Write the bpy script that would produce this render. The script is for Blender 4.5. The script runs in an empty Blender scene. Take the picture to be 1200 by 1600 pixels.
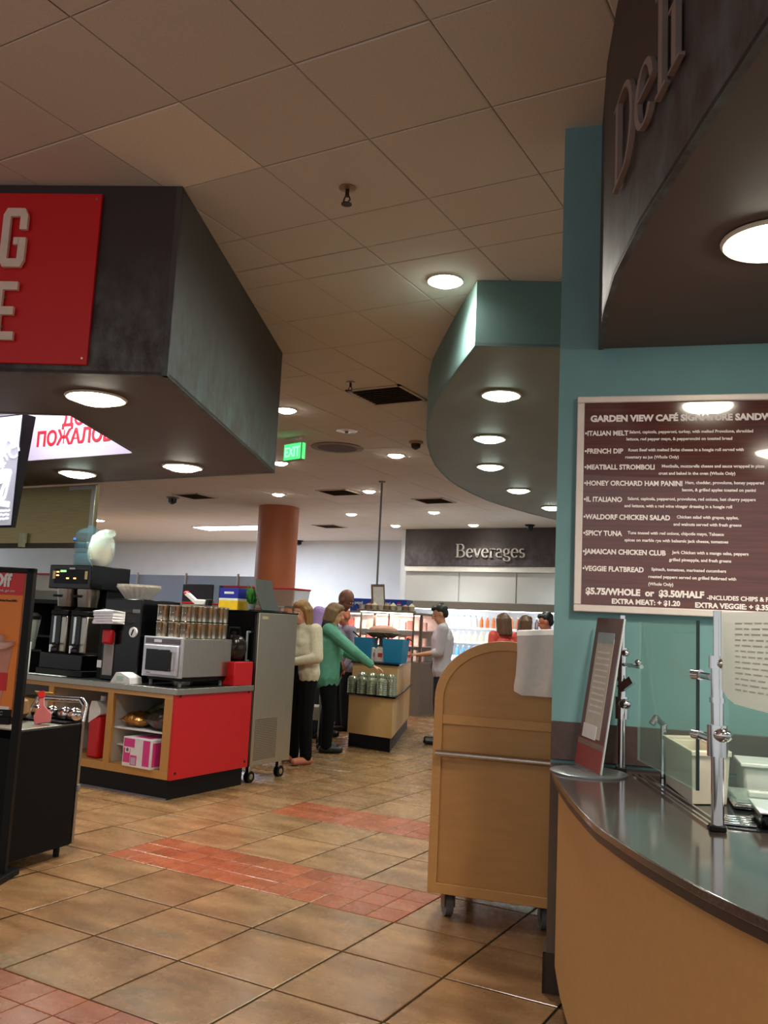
import bpy, bmesh, math, random
from mathutils import Matrix, Vector
C = bpy.context.scene.collection
S = bpy.context.scene
random.seed(7)
PI = math.pi
# ---------------------------------------------------------------- camera, world, exposure
FPX = 1377.08
cam_d = bpy.data.cameras.new('camera'); cam = bpy.data.objects.new('camera', cam_d); C.objects.link(cam)
cam_d.sensor_fit = 'VERTICAL'; cam_d.sensor_height = 36.0; cam_d.lens = 36.0*FPX/1600.0
cam_d.clip_start = 0.05; cam_d.clip_end = 200
pit, rol, yaw = 0.1298, 0.0488, 0.5155
fw = Vector((-math.cos(pit)*math.sin(yaw), math.cos(pit)*math.cos(yaw), math.sin(pit)))
rt = Vector((math.cos(yaw), math.sin(yaw), 0)); up = rt.cross(fw)
r2 = rt*math.cos(rol)+up*math.sin(rol); u2 = -rt*math.sin(rol)+up*math.cos(rol)
M4 = Matrix((r2, u2, -fw)).transposed().to_4x4(); M4.translation = Vector((0, 0, 1.4))
cam.matrix_world = M4
S.camera = cam
w = bpy.data.worlds.new('World'); S.world = w; w.use_nodes = True
w.node_tree.nodes['Background'].inputs[0].default_value = (0.98, 0.99, 1.0, 1)
w.node_tree.nodes['Background'].inputs[1].default_value = 0.62
S.view_settings.view_transform = 'Standard'; S.view_settings.look = 'None'
S.view_settings.gamma = 1.0; S.view_settings.use_curve_mapping = False
S.view_settings.exposure = 0.25
S.cycles.use_denoising = True
S.cycles.max_bounces = 6; S.cycles.diffuse_bounces = 4; S.cycles.glossy_bounces = 3
S.cycles.transmission_bounces = 6; S.cycles.transparent_max_bounces = 10
S.cycles.sample_clamp_indirect = 6.0
S.cycles.caustics_reflective = False; S.cycles.caustics_refractive = False
CEIL = 3.661
SOF = 2.625
# ---------------------------------------------------------------- materials
def lin(c):
    return tuple(((x/255.0)/12.92 if x/255.0 <= .04045 else ((x/255.0+.055)/1.055)**2.4) for x in c)+(1.0,)
def new_mat(name):
    m = bpy.data.materials.new(name); m.use_nodes = True
    return m, m.node_tree, m.node_tree.nodes['Principled BSDF']
def nd(t, typ, **kw):
    n = t.nodes.new(typ)
    for k, v in kw.items():
        if k in ('operation', 'blend_type', 'data_type', 'interpolation_type', 'feature', 'noise_dimensions'): setattr(n, k, v)
        else: n.inputs[k].default_value = v
    return n
def mixc(t, fac, a, b, mode='MIX'):
    n = t.nodes.new('ShaderNodeMix'); n.data_type = 'RGBA'; n.blend_type = mode
    for s, v in ((0, fac), (6, a), (7, b)):
        if hasattr(v, 'is_output'): t.links.new(v, n.inputs[s])
        else: n.inputs[s].default_value = v
    return n.outputs[2]
def ramp(t, src, a, b):
    n = t.nodes.new('ShaderNodeMapRange'); n.inputs[1].default_value = a; n.inputs[2].default_value = b
    t.links.new(src, n.inputs[0]); return n.outputs[0]
MATS = {}
def mat(name, col, rough=.6, metal=0.0, var=.06, scale=20, spec=.5, coat=0.0, bump=0.0, stretch=None, coatr=.05):
    """procedural surface: base colour with a slight noise variation, optional brushed stretch and bump"""
    if name in MATS: return MATS[name]
    m, t, b = new_mat(name)
    tc = t.nodes.new('ShaderNodeTexCoord'); src = tc.outputs['Object']
    if stretch:
        mp = t.nodes.new('ShaderNodeMapping'); mp.inputs['Scale'].default_value = stretch
        t.links.new(src, mp.inputs[0]); src = mp.outputs[0]
    no = nd(t, 'ShaderNodeTexNoise', Scale=scale, Detail=3.0); t.links.new(src, no.inputs['Vector'])
    c = lin(col); lo = tuple(x*(1-var) for x in c[:3])+(1,); hi = tuple(min(1, x*(1+var)) for x in c[:3])+(1,)
    t.links.new(mixc(t, ramp(t, no.outputs['Fac'], .3, .7), lo, hi), b.inputs['Base Color'])
    b.inputs['Roughness'].default_value = rough; b.inputs['Metallic'].default_value = metal
    b.inputs['Specular IOR Level'].default_value = spec
    b.inputs['Coat Weight'].default_value = coat; b.inputs['Coat Roughness'].default_value = coatr
    if bump:
        bp = nd(t, 'ShaderNodeBump', Strength=bump, Distance=.01); t.links.new(no.outputs['Fac'], bp.inputs['Height'])
        t.links.new(bp.outputs[0], b.inputs['Normal'])
    MATS[name] = m
    return m
def glow(name, col, strength):
    if name in MATS: return MATS[name]
    m, t, b = new_mat(name)
    b.inputs['Base Color'].default_value = (.8, .8, .8, 1)
    b.inputs['Emission Color'].default_value = lin(col); b.inputs['Emission Strength'].default_value = strength
    MATS[name] = m
    return m
def clear(name, col, rough=.03, alpha=.2):
    """thin clear sheet: see-through with gloss"""
    if name in MATS: return MATS[name]
    m, t, b = new_mat(name)
    b.inputs['Base Color'].default_value = lin(col); b.inputs['Roughness'].default_value = rough
    tr = t.nodes.new('ShaderNodeBsdfTransparent'); tr.inputs[0].default_value = (.93, .98, .96, 1)
    mx = t.nodes.new('ShaderNodeMixShader'); mx.inputs[0].default_value = alpha
    out = t.nodes['Material Output']
    t.links.new(tr.outputs[0], mx.inputs[1]); t.links.new(b.outputs[0], mx.inputs[2]); t.links.new(mx.outputs[0], out.inputs[0])
    MATS[name] = m
    return m
def stone(name, base, dark, green, vary, rough):
    """floor tile: mottled stone, each tile its own shade (object random), worn streaks"""
    m, t, b = new_mat(name)
    ge = t.nodes.new('ShaderNodeNewGeometry'); oi = t.nodes.new('ShaderNodeObjectInfo')
    ad = t.nodes.new('ShaderNodeVectorMath'); ad.operation = 'ADD'
    sc = t.nodes.new('ShaderNodeVectorMath'); sc.operation = 'SCALE'; sc.inputs[0].default_value = (31, 17, 5)
    t.links.new(oi.outputs['Random'], sc.inputs['Scale']); t.links.new(ge.outputs['Position'], ad.inputs[0]); t.links.new(sc.outputs[0], ad.inputs[1])
    mp = t.nodes.new('ShaderNodeMapping'); mp.inputs['Scale'].default_value = (1.6, 4.6, 1); t.links.new(ad.outputs[0], mp.inputs[0])
    n1 = nd(t, 'ShaderNodeTexNoise', Scale=1.3, Detail=5.0, Roughness=.55, Distortion=.5); t.links.new(mp.outputs[0], n1.inputs['Vector'])
    n2 = nd(t, 'ShaderNodeTexNoise', Scale=14.0, Detail=5.0, Roughness=.7); t.links.new(ad.outputs[0], n2.inputs['Vector'])
    n3 = nd(t, 'ShaderNodeTexNoise', Scale=1.1, Detail=4.0); t.links.new(mp.outputs[0], n3.inputs['Vector'])
    c = mixc(t, ramp(t, n1.outputs['Fac'], .35, .65), lin(dark), lin(base))
    c = mixc(t, ramp(t, n3.outputs['Fac'], .60, .80), c, lin(green))
    k = nd(t, 'ShaderNodeMapRange'); k.inputs[1].default_value = 0; k.inputs[2].default_value = 1; k.inputs[3].default_value = 1-vary; k.inputs[4].default_value = 1+vary
    t.links.new(oi.outputs['Random'], k.inputs[0])
    hs = t.nodes.new('ShaderNodeHueSaturation'); t.links.new(c, hs.inputs['Color']); t.links.new(k.outputs[0], hs.inputs['Value'])
    c2 = mixc(t, .12, hs.outputs[0], n2.outputs['Color'], 'SOFT_LIGHT')
    t.links.new(c2, b.inputs['Base Color'])
    r = nd(t, 'ShaderNodeMapRange'); r.inputs[3].default_value = rough-.06; r.inputs[4].default_value = rough+.12
    t.links.new(n2.outputs['Fac'], r.inputs[0]); t.links.new(r.outputs[0], b.inputs['Roughness'])
    bp = nd(t, 'ShaderNodeBump', Strength=.12, Distance=.004); t.links.new(n1.outputs['Fac'], bp.inputs['Height']); t.links.new(bp.outputs[0], b.inputs['Normal'])
    MATS[name] = m; return m
def patina(name, top, low, z0, z1, power=1.0):
    """faux-patina mural: dark plain field above, speckled verdigris drips towards the lower rim (a print of its own)"""
    m, t, b = new_mat(name)
    ge = t.nodes.new('ShaderNodeNewGeometry'); sp = t.nodes.new('ShaderNodeSeparateXYZ'); t.links.new(ge.outputs['Position'], sp.inputs[0])
    mp = t.nodes.new('ShaderNodeMapping'); mp.inputs['Scale'].default_value = (5, 5, 3.2); t.links.new(ge.outputs['Position'], mp.inputs[0])
    n1 = nd(t, 'ShaderNodeTexNoise', Scale=1.6, Detail=6.0, Roughness=.7); t.links.new(mp.outputs[0], n1.inputs['Vector'])
    n2 = nd(t, 'ShaderNodeTexNoise', Scale=30.0, Detail=3.0); t.links.new(ge.outputs['Position'], n2.inputs['Vector'])
    g = ramp(t, sp.outputs['Z'], z1, z0)
    mu = t.nodes.new('ShaderNodeMath'); mu.operation = 'MULTIPLY'; t.links.new(g, mu.inputs[0]); t.links.new(ramp(t, n1.outputs['Fac'], .38, .66), mu.inputs[1])
    mu2 = t.nodes.new('ShaderNodeMath'); mu2.operation = 'MULTIPLY'; t.links.new(mu.outputs[0], mu2.inputs[0]); mu2.inputs[1].default_value = power
    mu2.use_clamp = True
    c = mixc(t, mu2.outputs[0], lin(top), lin(low))
    c = mixc(t, .08, c, n2.outputs['Color'], 'SOFT_LIGHT')
    t.links.new(c, b.inputs['Base Color']); b.inputs['Roughness'].default_value = .55
    MATS[name] = m; return m
# ---------------------------------------------------------------- mesh building
class MB:
    def __init__(s, x=None): s.v = []; s.f = []; s.x = x
    def add(s, vs, fs):
        o = len(s.v)
        s.v += [(s.x @ Vector(p)) if s.x else Vector(p) for p in vs]; s.f += [tuple(i+o for i in f) for f in fs]; return s
    def box(s, x0, x1, y0, y1, z0, z1):
        return s.add([(x0,y0,z0),(x1,y0,z0),(x1,y1,z0),(x0,y1,z0),(x0,y0,z1),(x1,y0,z1),(x1,y1,z1),(x0,y1,z1)],
                     [(0,3,2,1),(4,5,6,7),(0,1,5,4),(1,2,6,5),(2,3,7,6),(3,0,4,7)])
    def bar(s, a, b, wd, ht):
        a = Vector(a); b = Vector(b); d = (b-a).normalized(); q = Vector((0,0,1)) if abs(d.z) < .95 else Vector((1,0,0))
        u = d.cross(q).normalized()*wd/2; n = u.cross(d).normalized()*ht/2
        return s.add([a-u-n,a+u-n,a+u+n,a-u+n,b-u-n,b+u-n,b+u+n,b-u+n],[(0,1,2,3),(4,7,6,5),(0,4,5,1),(1,5,6,2),(2,6,7,3),(3,7,4,0)])
    def cyl(s, a, b, r0, r1=None, n=16):
        r1 = r0 if r1 is None else r1
        a = Vector(a); b = Vector(b); d = (b-a).normalized(); q = Vector((0,0,1)) if abs(d.z) < .9 else Vector((1,0,0))
        u = d.cross(q).normalized(); w_ = d.cross(u).normalized()
        vs = []
        for p, r in ((a, r0), (b, r1)):
            vs += [p+u*(r*math.cos(2*PI*i/n))+w_*(r*math.sin(2*PI*i/n)) for i in range(n)]
        fs = [(i,(i+1)%n,n+(i+1)%n,n+i) for i in range(n)]+[tuple(range(n))[::-1], tuple(range(n,2*n))]
        return s.add(vs, fs)
    def tube(s, pts, r, n=8):
        for a, b in zip(pts[:-1], pts[1:]): s.cyl(a, b, r, r, n)
        for p in pts[1:-1]: s.sph(p, (r,r,r), n, 5)
        return s
    def lathe(s, prof, n=24, c=(0,0,0)):
        c = Vector(c); vs = []; fs = []; k = len(prof)
        for r, z in prof:
            vs += [c+Vector((r*math.cos(2*PI*i/n), r*math.sin(2*PI*i/n), z)) for i in range(n)]
        for j in range(k-1):
            fs += [(j*n+i, j*n+(i+1)%n, (j+1)*n+(i+1)%n, (j+1)*n+i) for i in range(n)]
        fs += [tuple(range(n))[::-1], tuple(range((k-1)*n, k*n))]
        return s.add(vs, fs)
    def prism(s, poly, z0, z1):
        n = len(poly); vs = [(p[0],p[1],z0) for p in poly]+[(p[0],p[1],z1) for p in poly]
        return s.add(vs, [tuple(range(n))[::-1], tuple(range(n,2*n))]+[(i,(i+1)%n,n+(i+1)%n,n+i) for i in range(n)])
    def plate(s, poly, y0, y1):
        n = len(poly); vs = [(p[0],y0,p[1]) for p in poly]+[(p[0],y1,p[1]) for p in poly]
        return s.add(vs, [tuple(range(n)), tuple(range(n,2*n))[::-1]]+[(i,n+i,n+(i+1)%n,(i+1)%n) for i in range(n)])
    def ribbon(s, pts, z0, z1, th=.02):
        """upright curved sheet with thickness th (offset to the left of travel)"""
        n = len(pts); P = [Vector((p[0],p[1])) for p in pts]; O = []
        for i in range(n):
            d = (P[min(i+1,n-1)]-P[max(i-1,0)]).normalized(); O.append(P[i]+Vector((-d.y,d.x))*th)
        vs = [(p.x,p.y,z0) for p in P]+[(p.x,p.y,z1) for p in P]+[(p.x,p.y,z0) for p in O]+[(p.x,p.y,z1) for p in O]
        fs = []
        for i in range(n-1):
            fs += [(i,i+1,n+i+1,n+i),(2*n+i+1,2*n+i,3*n+i,3*n+i+1),(i,2*n+i,2*n+i+1,i+1),(n+i,n+i+1,3*n+i+1,3*n+i)]
        fs += [(0,n,3*n,2*n),(n-1,3*n-1,4*n-1,2*n-1)]
        return s.add(vs, fs)
    def sph(s, c, r, n=16, m=9):
        if not hasattr(r,'__len__'): r = (r,r,r)
        c = Vector(c); vs = [c+Vector((0,0,-r[2]))]; fs = []
        for j in range(1,m):
            a = -PI/2+PI*j/m
            vs += [c+Vector((r[0]*math.cos(a)*math.cos(2*PI*i/n), r[1]*math.cos(a)*math.sin(2*PI*i/n), r[2]*math.sin(a))) for i in range(n)]
        vs.append(c+Vector((0,0,r[2]))); L = len(vs)-1
        fs += [(0,1+(i+1)%n,1+i) for i in range(n)]
        for j in range(m-2):
            fs += [(1+j*n+i,1+j*n+(i+1)%n,1+(j+1)*n+(i+1)%n,1+(j+1)*n+i) for i in range(n)]
        fs += [(L,1+(m-2)*n+i,1+(m-2)*n+(i+1)%n) for i in range(n)]
        return s.add(vs, fs)
    def cap(s, a, b, ra, rb, n=10):
        """tapered limb with rounded ends"""
        s.cyl(a, b, ra, rb, n); s.sph(a, ra, n, 6); s.sph(b, rb, n, 6); return s
    def mesh(s, name, smooth=True, fix=True):
        me = bpy.data.meshes.new(name); me.from_pydata([tuple(p) for p in s.v], [], s.f); me.update()
        if fix:
            bm = bmesh.new(); bm.from_mesh(me); bmesh.ops.recalc_face_normals(bm, faces=bm.faces); bm.to_mesh(me); bm.free()
        if smooth:
            me.polygons.foreach_set('use_smooth', [True]*len(me.polygons)); me.set_sharp_from_angle(angle=.6)
        return me
    def build(s, name, m, parent=None, bev=0, smooth=True, fix=True):
        me = s.mesh(name, smooth, fix); me.materials.append(m)
        o = bpy.data.objects.new(name, me); C.objects.link(o)
        if parent: o.parent = parent
        if bev:
            md = o.modifiers.new('edge', 'BEVEL'); md.width = bev; md.segments = 2; md.limit_method = 'ANGLE'; md.angle_limit = .7
        return o
def bx(name, m, parent, x0, x1, y0, y1, z0, z1, bev=0):
    return MB().box(x0,x1,y0,y1,z0,z1).build(name, m, parent, bev)
LABELS = {}
def tag(o, label, cat, group=None):
    o['label'] = label; o['category'] = cat
    if group: o['group'] = group
    return o
def thing(name, label, cat, loc=(0,0,0), rz=0, group=None):
    o = bpy.data.objects.new(name, None); C.objects.link(o); o.empty_display_size = .1
    o.location = loc; o.rotation_euler = (0,0,rz)
    return tag(o, label, cat, group)
def struct(o): o['kind'] = 'structure'; return o
def stuff(o): o['kind'] = 'stuff'; return o
def kids(o): return [c for c in bpy.data.objects if c.parent == o]
def dup(root, loc=None, rz=None, label=None):
    def cp(o, par):
        c = o.copy(); C.objects.link(c); c.parent = par
        for k in list(KID.get(o.name, [])): cp(k, c)
        return c
    KID = {}
    for o in C.objects:
        if o.parent: KID.setdefault(o.parent.name, []).append(o)
    c = cp(root, None)
    if loc is not None: c.location = loc
    if rz is not None: c.rotation_euler = (0,0,rz)
    if label: c['label'] = label
    return c
def text(name, s, size, m, parent, loc, rot=(PI/2,0,0), sx=1.0, bold=0.0, ext=.002, align='LEFT', spacing=1.0):
    """lettering as a mesh standing on the local XZ plane (front towards -y)"""
    cu = bpy.data.curves.new(name, 'FONT'); cu.body = s; cu.size = size; cu.extrude = ext; cu.offset = bold; cu.align_x = align
    cu.space_character = spacing; cu.resolution_u = 3
    t = bpy.data.objects.new(name, cu); C.objects.link(t)
    dg = bpy.context.evaluated_depsgraph_get(); me = bpy.data.meshes.new_from_object(t.evaluated_get(dg))
    bpy.data.objects.remove(t); me.name = name
    me.transform(Matrix.Diagonal((sx,1,1,1))); me.materials.clear(); me.materials.append(m)
    o = bpy.data.objects.new(name, me); C.objects.link(o); o.parent = parent; o.location = loc; o.rotation_euler = rot
    return o
def nib(strokes, thick, thin):
    """pen-drawn serif letters: each stroke a polyline, upright runs thick, level runs thin; returns polygons"""
    out = []
    for pts in strokes:
        n = len(pts); L = []; R = []
        for i in range(n):
            a = Vector(pts[max(i-1,0)]); b = Vector(pts[min(i+1,n-1)]); d = (b-a)
            d = d.normalized() if d.length > 0 else Vector((0,1))
            wd = thin+(thick-thin)*abs(d.y)**1.5; nn = Vector((-d.y,d.x))*wd/2; p = Vector(pts[i])
            L.append(p+nn); R.append(p-nn)
        for i in range(n-1): out.append([L[i],L[i+1],R[i+1],R[i]])
    return out
def arc(cx, cy, rx, ry, a0, a1, n=14):
    return [(cx+rx*math.cos(math.radians(a0+(a1-a0)*i/n)), cy+ry*math.sin(math.radians(a0+(a1-a0)*i/n))) for i in range(n+1)]
def serif(x, y, wd=.24, h=.03): return [(x-wd/2,y),(x+wd/2,y)]
def papery(name, col, through=.35):
    m, t, b = new_mat(name); b.inputs['Base Color'].default_value = lin(col); b.inputs['Roughness'].default_value = .6
    tl_ = t.nodes.new('ShaderNodeBsdfTranslucent'); tl_.inputs[0].default_value = lin(col); mx = t.nodes.new('ShaderNodeMixShader'); mx.inputs[0].default_value = through
    t.links.new(b.outputs[0], mx.inputs[1]); t.links.new(tl_.outputs[0], mx.inputs[2]); t.links.new(mx.outputs[0], t.nodes['Material Output'].inputs[0])
    MATS[name] = m; return m
# shared finishes
steel = mat('brushed_steel', (178,172,160), .32, 1.0, .12, 6, stretch=(60,60,1.2))
chrome = mat('chrome', (215,215,215), .12, 1.0, .03)
black = mat('black_plastic', (9,9,10), .5, 0, .1, spec=.25)
blackgloss = mat('black_gloss', (7,7,8), .2, 0, .1, spec=.35)
white = mat('white_plastic', (226,224,220), .45)
maple = mat('maple_veneer', (196,152,96), .42, 0, .07, 8, stretch=(1.5,1.5,14))
tan = mat('tan_laminate', (196,150,98), .45, 0, .05, 60)
red = mat('red_laminate', (196,18,28), .35, 0, .03)
paper = mat('paper', (228,224,218), .7)
grey = mat('grey_plastic', (120,124,124), .5)
lampglow = glow('warm_lamp_lens', (255,246,224), 34.0)
lampcool = glow('green_white_lamp_lens', (232,255,238), 34.0)
ringm = mat('lamp_ring', (214,208,190), .35)
# ---------------------------------------------------------------- large structure
CW = Vector((0,0,1.4))
def inview(p, mg=1.08):
    d = Vector(p)-CW; z = d.dot(fw)
    if z < .3: return False
    return abs(d.dot(r2)/z*FPX) < 600*mg and abs(d.dot(u2)/z*FPX) < 800*mg
grout = mat('grout', (58,47,36), .9, 0, .2, 40, spec=.1)
fl = struct(bx('floor', grout, None, -27, 6, -5, 21, -.12, -.006))
stone_tan = stone('stone_tile', (162,124,86), (124,90,58), (100,94,74), .11, .24)
stone_red = stone('terracotta_tile', (166,94,62), (142,74,46), (156,108,78), .12, .24)
CO, CP = -3.5216, .4844
rows = [2.4966,2.9686,3.468,3.942,4.476,5.032,5.54,6.03]
while rows[0] > 0: rows.insert(0, rows[0]-.49)
while rows[-1] < 20.4: rows.append(rows[-1]+.49)
zi = rows.index(2.4966)
def isred(i, c):
    k = i-zi
    return k in (-1, 3, 6) and -1 <= c <= (2 if k != -1 else 3)
cells = []
for i in range(len(rows)-1):
    for c in range(-36, 14):
        x0 = CO+CP*c; x1 = x0+CP; y0 = rows[i]; y1 = rows[i+1]
        if isred(i, c):
            for a in range(3):
                for b_ in range(3):
                    cells.append((x0+CP*a/3, x0+CP*(a+1)/3, y0+(y1-y0)*b_/3, y0+(y1-y0)*(b_+1)/3, True))
        else: cells.append((x0, x1, y0, y1, False))
def hidden(x, y):
    return (x < -4.85 and 5.35 < y < 6.9 and True) or (x < -4.3 and y < 4.6) or y > 11 or (x > -1.3 and y > 3.75) or x > .2
vis = []; rest = []
for q in cells:
    cx = (q[0]+q[1])/2; cy = (q[2]+q[3])/2
    if inview((cx,cy,0)) and not hidden(cx,cy): vis.append((cx*cx+cy*cy, q))
    else: rest.append(q)
vis.sort(); rest += [q for _, q in vis[295:]]; vis = vis[:295]
shared = {}
rt_ = random.Random(3)
for _, q in vis:
    sx = round(q[1]-q[0],3); sy = round(q[3]-q[2],3); k = (sx,sy,q[4]); g = .0055 if not q[4] else .0014
    if k not in shared:
        mb = MB(); hx = sx/2-g; hy = sy/2-g; b_ = .003
        mb.add([(-hx,-hy,-.008),(hx,-hy,-.008),(hx,hy,-.008),(-hx,hy,-.008),(-hx,-hy,-.0012),(hx,-hy,-.0012),(hx,hy,-.0012),(-hx,hy,-.0012),
                (-hx+b_,-hy+b_,0),(hx-b_,-hy+b_,0),(hx-b_,hy-b_,0),(-hx+b_,hy-b_,0)],
               [(0,1,5,4),(1,2,6,5),(2,3,7,6),(3,0,4,7),(4,5,9,8),(5,6,10,9),(6,7,11,10),(7,4,8,11),(8,9,10,11)])
        me = mb.mesh('tile', False); me.materials.append(stone_red if q[4] else stone_tan); shared[k] = me
    o = bpy.data.objects.new('tile', shared[k]); C.objects.link(o); o.parent = fl
    o.location = ((q[0]+q[1])/2, (q[2]+q[3])/2, 0); o.rotation_euler = (rt_.uniform(-.0012,.0012), rt_.uniform(-.0012,.0012), 0)
for rd, nm in ((False,'far_tiles'),(True,'far_terracotta_tiles')):
    mb = MB()
    for q in rest:
        if q[4] == rd and q[1] < 5.9 and q[0] > -26.9: mb.add([(q[0]+.004,q[2]+.004,0),(q[1]-.004,q[2]+.004,0),(q[1]-.004,q[3]-.004,0),(q[0]+.004,q[3]-.004,0)],[(0,1,2,3)])
    if mb.v: stuff(mb.build(nm, stone_red if rd else stone_tan, fl, 0, False))
# ceiling of lay-in tiles
seam = mat('ceiling_grid', (160,156,148), .8)
ctile = mat('ceiling_tile', (212,210,204), .9, 0, .05, 90, spec=.2)
ce = struct(bx('ceiling', seam, None, -27, 6, -5, 21, CEIL+.006, CEIL+.12))
crow = [2.072,2.682,3.294,3.920,4.313,4.583,5.228,5.88,6.485,7.1]
while crow[0] > -4.3: crow.insert(0, crow[0]-.617)
while crow[-1] < 20.3: crow.append(crow[-1]+.617)
cc = []
for i in range(len(crow)-1):
    for c in range(-38, 15):
        x0 = -3.281+.618*c; cc.append((x0, x0+.618, crow[i], crow[i+1]))
vis = []; rest = []
for q in cc:
    cx = (q[0]+q[1])/2; cy = (q[2]+q[3])/2
    if inview((cx,cy,CEIL)) and not (cx < -4.6 and cy < 5.2): vis.append((cx*cx+cy*cy, q))
    else: rest.append(q)
vis.sort(); rest += [q for _, q in vis[295:]]; vis = vis[:295]
shc = {}
for _, q in vis:
    new = abs((q[0]+q[1])/2+2.972) < .1 and 2.7 < (q[2]+q[3])/2 < 3.2  # marks the single tile that gets a whiter colour
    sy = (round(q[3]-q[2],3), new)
    if sy not in shc:
        hx = .309-.003; hy = sy[0]/2-.003; b_ = .006
        mb = MB().add([(-hx,-hy,.0055),(hx,-hy,.0055),(hx,hy,.0055),(-hx,hy,.0055),(-hx,-hy,.003),(hx,-hy,.003),(hx,hy,.003),(-hx,hy,.003),
              (-hx+b_,-hy+b_,0),(hx-b_,-hy+b_,0),(hx-b_,hy-b_,0),(-hx+b_,hy-b_,0)],
              [(0,4,5,1),(1,5,6,2),(2,6,7,3),(3,7,4,0),(4,8,9,5),(5,9,10,6),(6,10,11,7),(7,11,8,4),(8,11,10,9)])
        me = mb.mesh('ceiling_tile', False); me.materials.append(mat('whiter_ceiling_tile', (236,232,222), .9, 0, .05, 90, spec=.2) if new else ctile); shc[sy] = me
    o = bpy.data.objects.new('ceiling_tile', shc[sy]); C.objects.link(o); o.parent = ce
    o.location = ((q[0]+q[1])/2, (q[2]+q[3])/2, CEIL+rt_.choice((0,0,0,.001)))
mb = MB()
for q in rest:
    if q[1] < 5.9 and q[0] > -26.9: mb.add([(q[0]+.003,q[2]+.003,CEIL),(q[0]+.003,q[3]-.003,CEIL),(q[1]-.003,q[3]-.003,CEIL),(q[1]-.003,q[2]+.003,CEIL)],[(0,1,2,3)])
stuff(mb.build('far_ceiling_tiles', ctile, ce, 0, False, False))
# walls
wallwhite = mat('white_wall', (206,212,214), .75, 0, .03, 3)
wallgrey = mat('pale_grey_panel', (186,186,180), .6, 0, .03, 3)
struct(bx('wall_back', wallwhite, None, -27, -9.52, 20.2, 20.35, 0, CEIL+.005))
struct(bx('wall_return', wallwhite, None, -9.66, -9.52, 17.96, 20.2, 0, CEIL+.005))
wb = struct(bx('wall_beverages', wallgrey, None, -9.52, 6, 17.96, 18.1, 0, CEIL+.005))
bx('light_ledge', mat('ledge_paint', (226,224,214), .5), wb, -9.5, 5, 17.86, 17.955, 2.70, 2.82)
for i, x in enumerate((-9.5,-8.15,-6.8,-5.45,-4.1)):
    bx('wall_panel', wallgrey, wb, x+.01, x+1.33, 17.93, 17.955, 2.02, 2.69, .004)
P0 = Vector((-1.19,3.582,0)); WA = math.atan2(.252,.968); E1 = Vector((.968,.252,0)); N1 = Vector((-.252,.968,0))
def W(x, y, z=0): return P0+E1*x+N1*y+Vector((0,0,z))
teal = mat('teal_wall', (108,150,152), .6, 0, .09, 2.2)
wd = MB().box(0,5.2,0,.15,0,CEIL+.005).build('wall_deli', teal); struct(wd); wd.location = P0; wd.rotation_euler = (0,0,WA)
plum = mat('dark_plum_laminate', (70,52,48), .45, 0, .15, 50)
o = MB().box(.0,5.2,-.012,-.0005,.9,1.053).build('backsplash', plum, wd, .003)
bb = MB().box(-.012,.3,-.014,-.0005,0,.15).box(-.013,-.0005,-.014,.15,0,.15).build('baseboard_deli', mat('dark_base', (52,36,30), .5)); bb.location = P0; bb.rotation_euler = (0,0,WA); struct(bb)
# orange round column
colm = mat('burnt_orange_paint', (166,94,56), .5, 0, .06, 3)
cl = MB().cyl((0,0,0),(0,0,CEIL),.40,.40,40).build('column', colm); cl.location = (-10.38,14.09,0); struct(cl)
# ---------------------------------------------------------------- lamps
def lamp_data(name, kind, energy, col, size=.1, angle=150):
    d = bpy.data.lights.new(name, kind); d.energy = energy; d.color = lin(col)[:3]
    if kind == 'SPOT': d.spot_size = math.radians(angle); d.spot_blend = 1.0; d.shadow_soft_size = size
    elif kind == 'POINT': d.shadow_soft_size = size
    else: d.size = size
    return d
def downlight(label, loc, r, energy, col=(255,250,241), lens=None, group=None, angle=150):
    t = thing('downlight', label, 'ceiling light', loc, 0, group)
    MB().lathe([(r*.94,-.004),(r*1.1,-.012),(r*1.16,-.004),(r*1.16,.0)], 32).build('trim_ring', ringm, t)
    MB().lathe([(r*.98,-.002),(r*.9,-.018),(r*.6,-.034),(r*.25,-.042),(.002,-.044)], 28).build('lens', lens or lampglow, t)
    l = bpy.data.objects.new('bulb', lamp_data('bulb', 'SPOT', energy, col, r*.8, angle)); C.objects.link(l); l.parent = t; l.location = (0,0,-.06)
    return t
# ---------------------------------------------------------------- red-sign canopy over the coffee counter
brown = mat('dark_brown_paint', (88,76,74), .6, 0, .05, 4)
murA = patina('patina_mural_plum', (50,40,40), (104,112,108), 2.6, 3.35, .9)
murB = patina('patina_mural_teal', (64,60,56), (82,108,104), 2.6, 3.3, .9)
A_ = Vector((-3.172,3.27)); B_ = Vector((-4.37,5.838)); U_ = Vector((-.909,-.417)); SA = math.atan2(.417,.909)
ca = thing('kiosk_canopy', 'big dark canopy with mottled faces hung over the coffee counter, bearing the red sign', 'canopy')
def rib(name, pts, z0, z1, m, par, th=.03): return MB().ribbon([tuple(p) for p in pts], z0, z1, th).build(name, m, par)
rib('front_fascia', [A_, A_+U_*7], SOF, CEIL-.002, murA, ca, -.03)
rib('side_fascia', [B_, A_], SOF, CEIL-.002, murB, ca, -.03)
rib('back_fascia', [Vector((-10.5,5.838)), B_], SOF, CEIL-.002, murB, ca, -.03)
o2 = Vector((-4.435,3.755)); o3 = Vector((-4.956,4.82)); o4 = Vector((-9,4.82)); o1 = o2+U_*5
MB().prism([A_, o2, o1, A_+U_*7], SOF+.004, SOF+.02).build('front_underside', brown, ca)
MB().prism([A_, B_, o3, o2], SOF+.004, SOF+.02).build('side_underside', brown, ca)
MB().prism([B_, Vector((-10.5,5.838)), o4, o3], SOF+.004, SOF+.02).build('back_underside', brown, ca)
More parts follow.
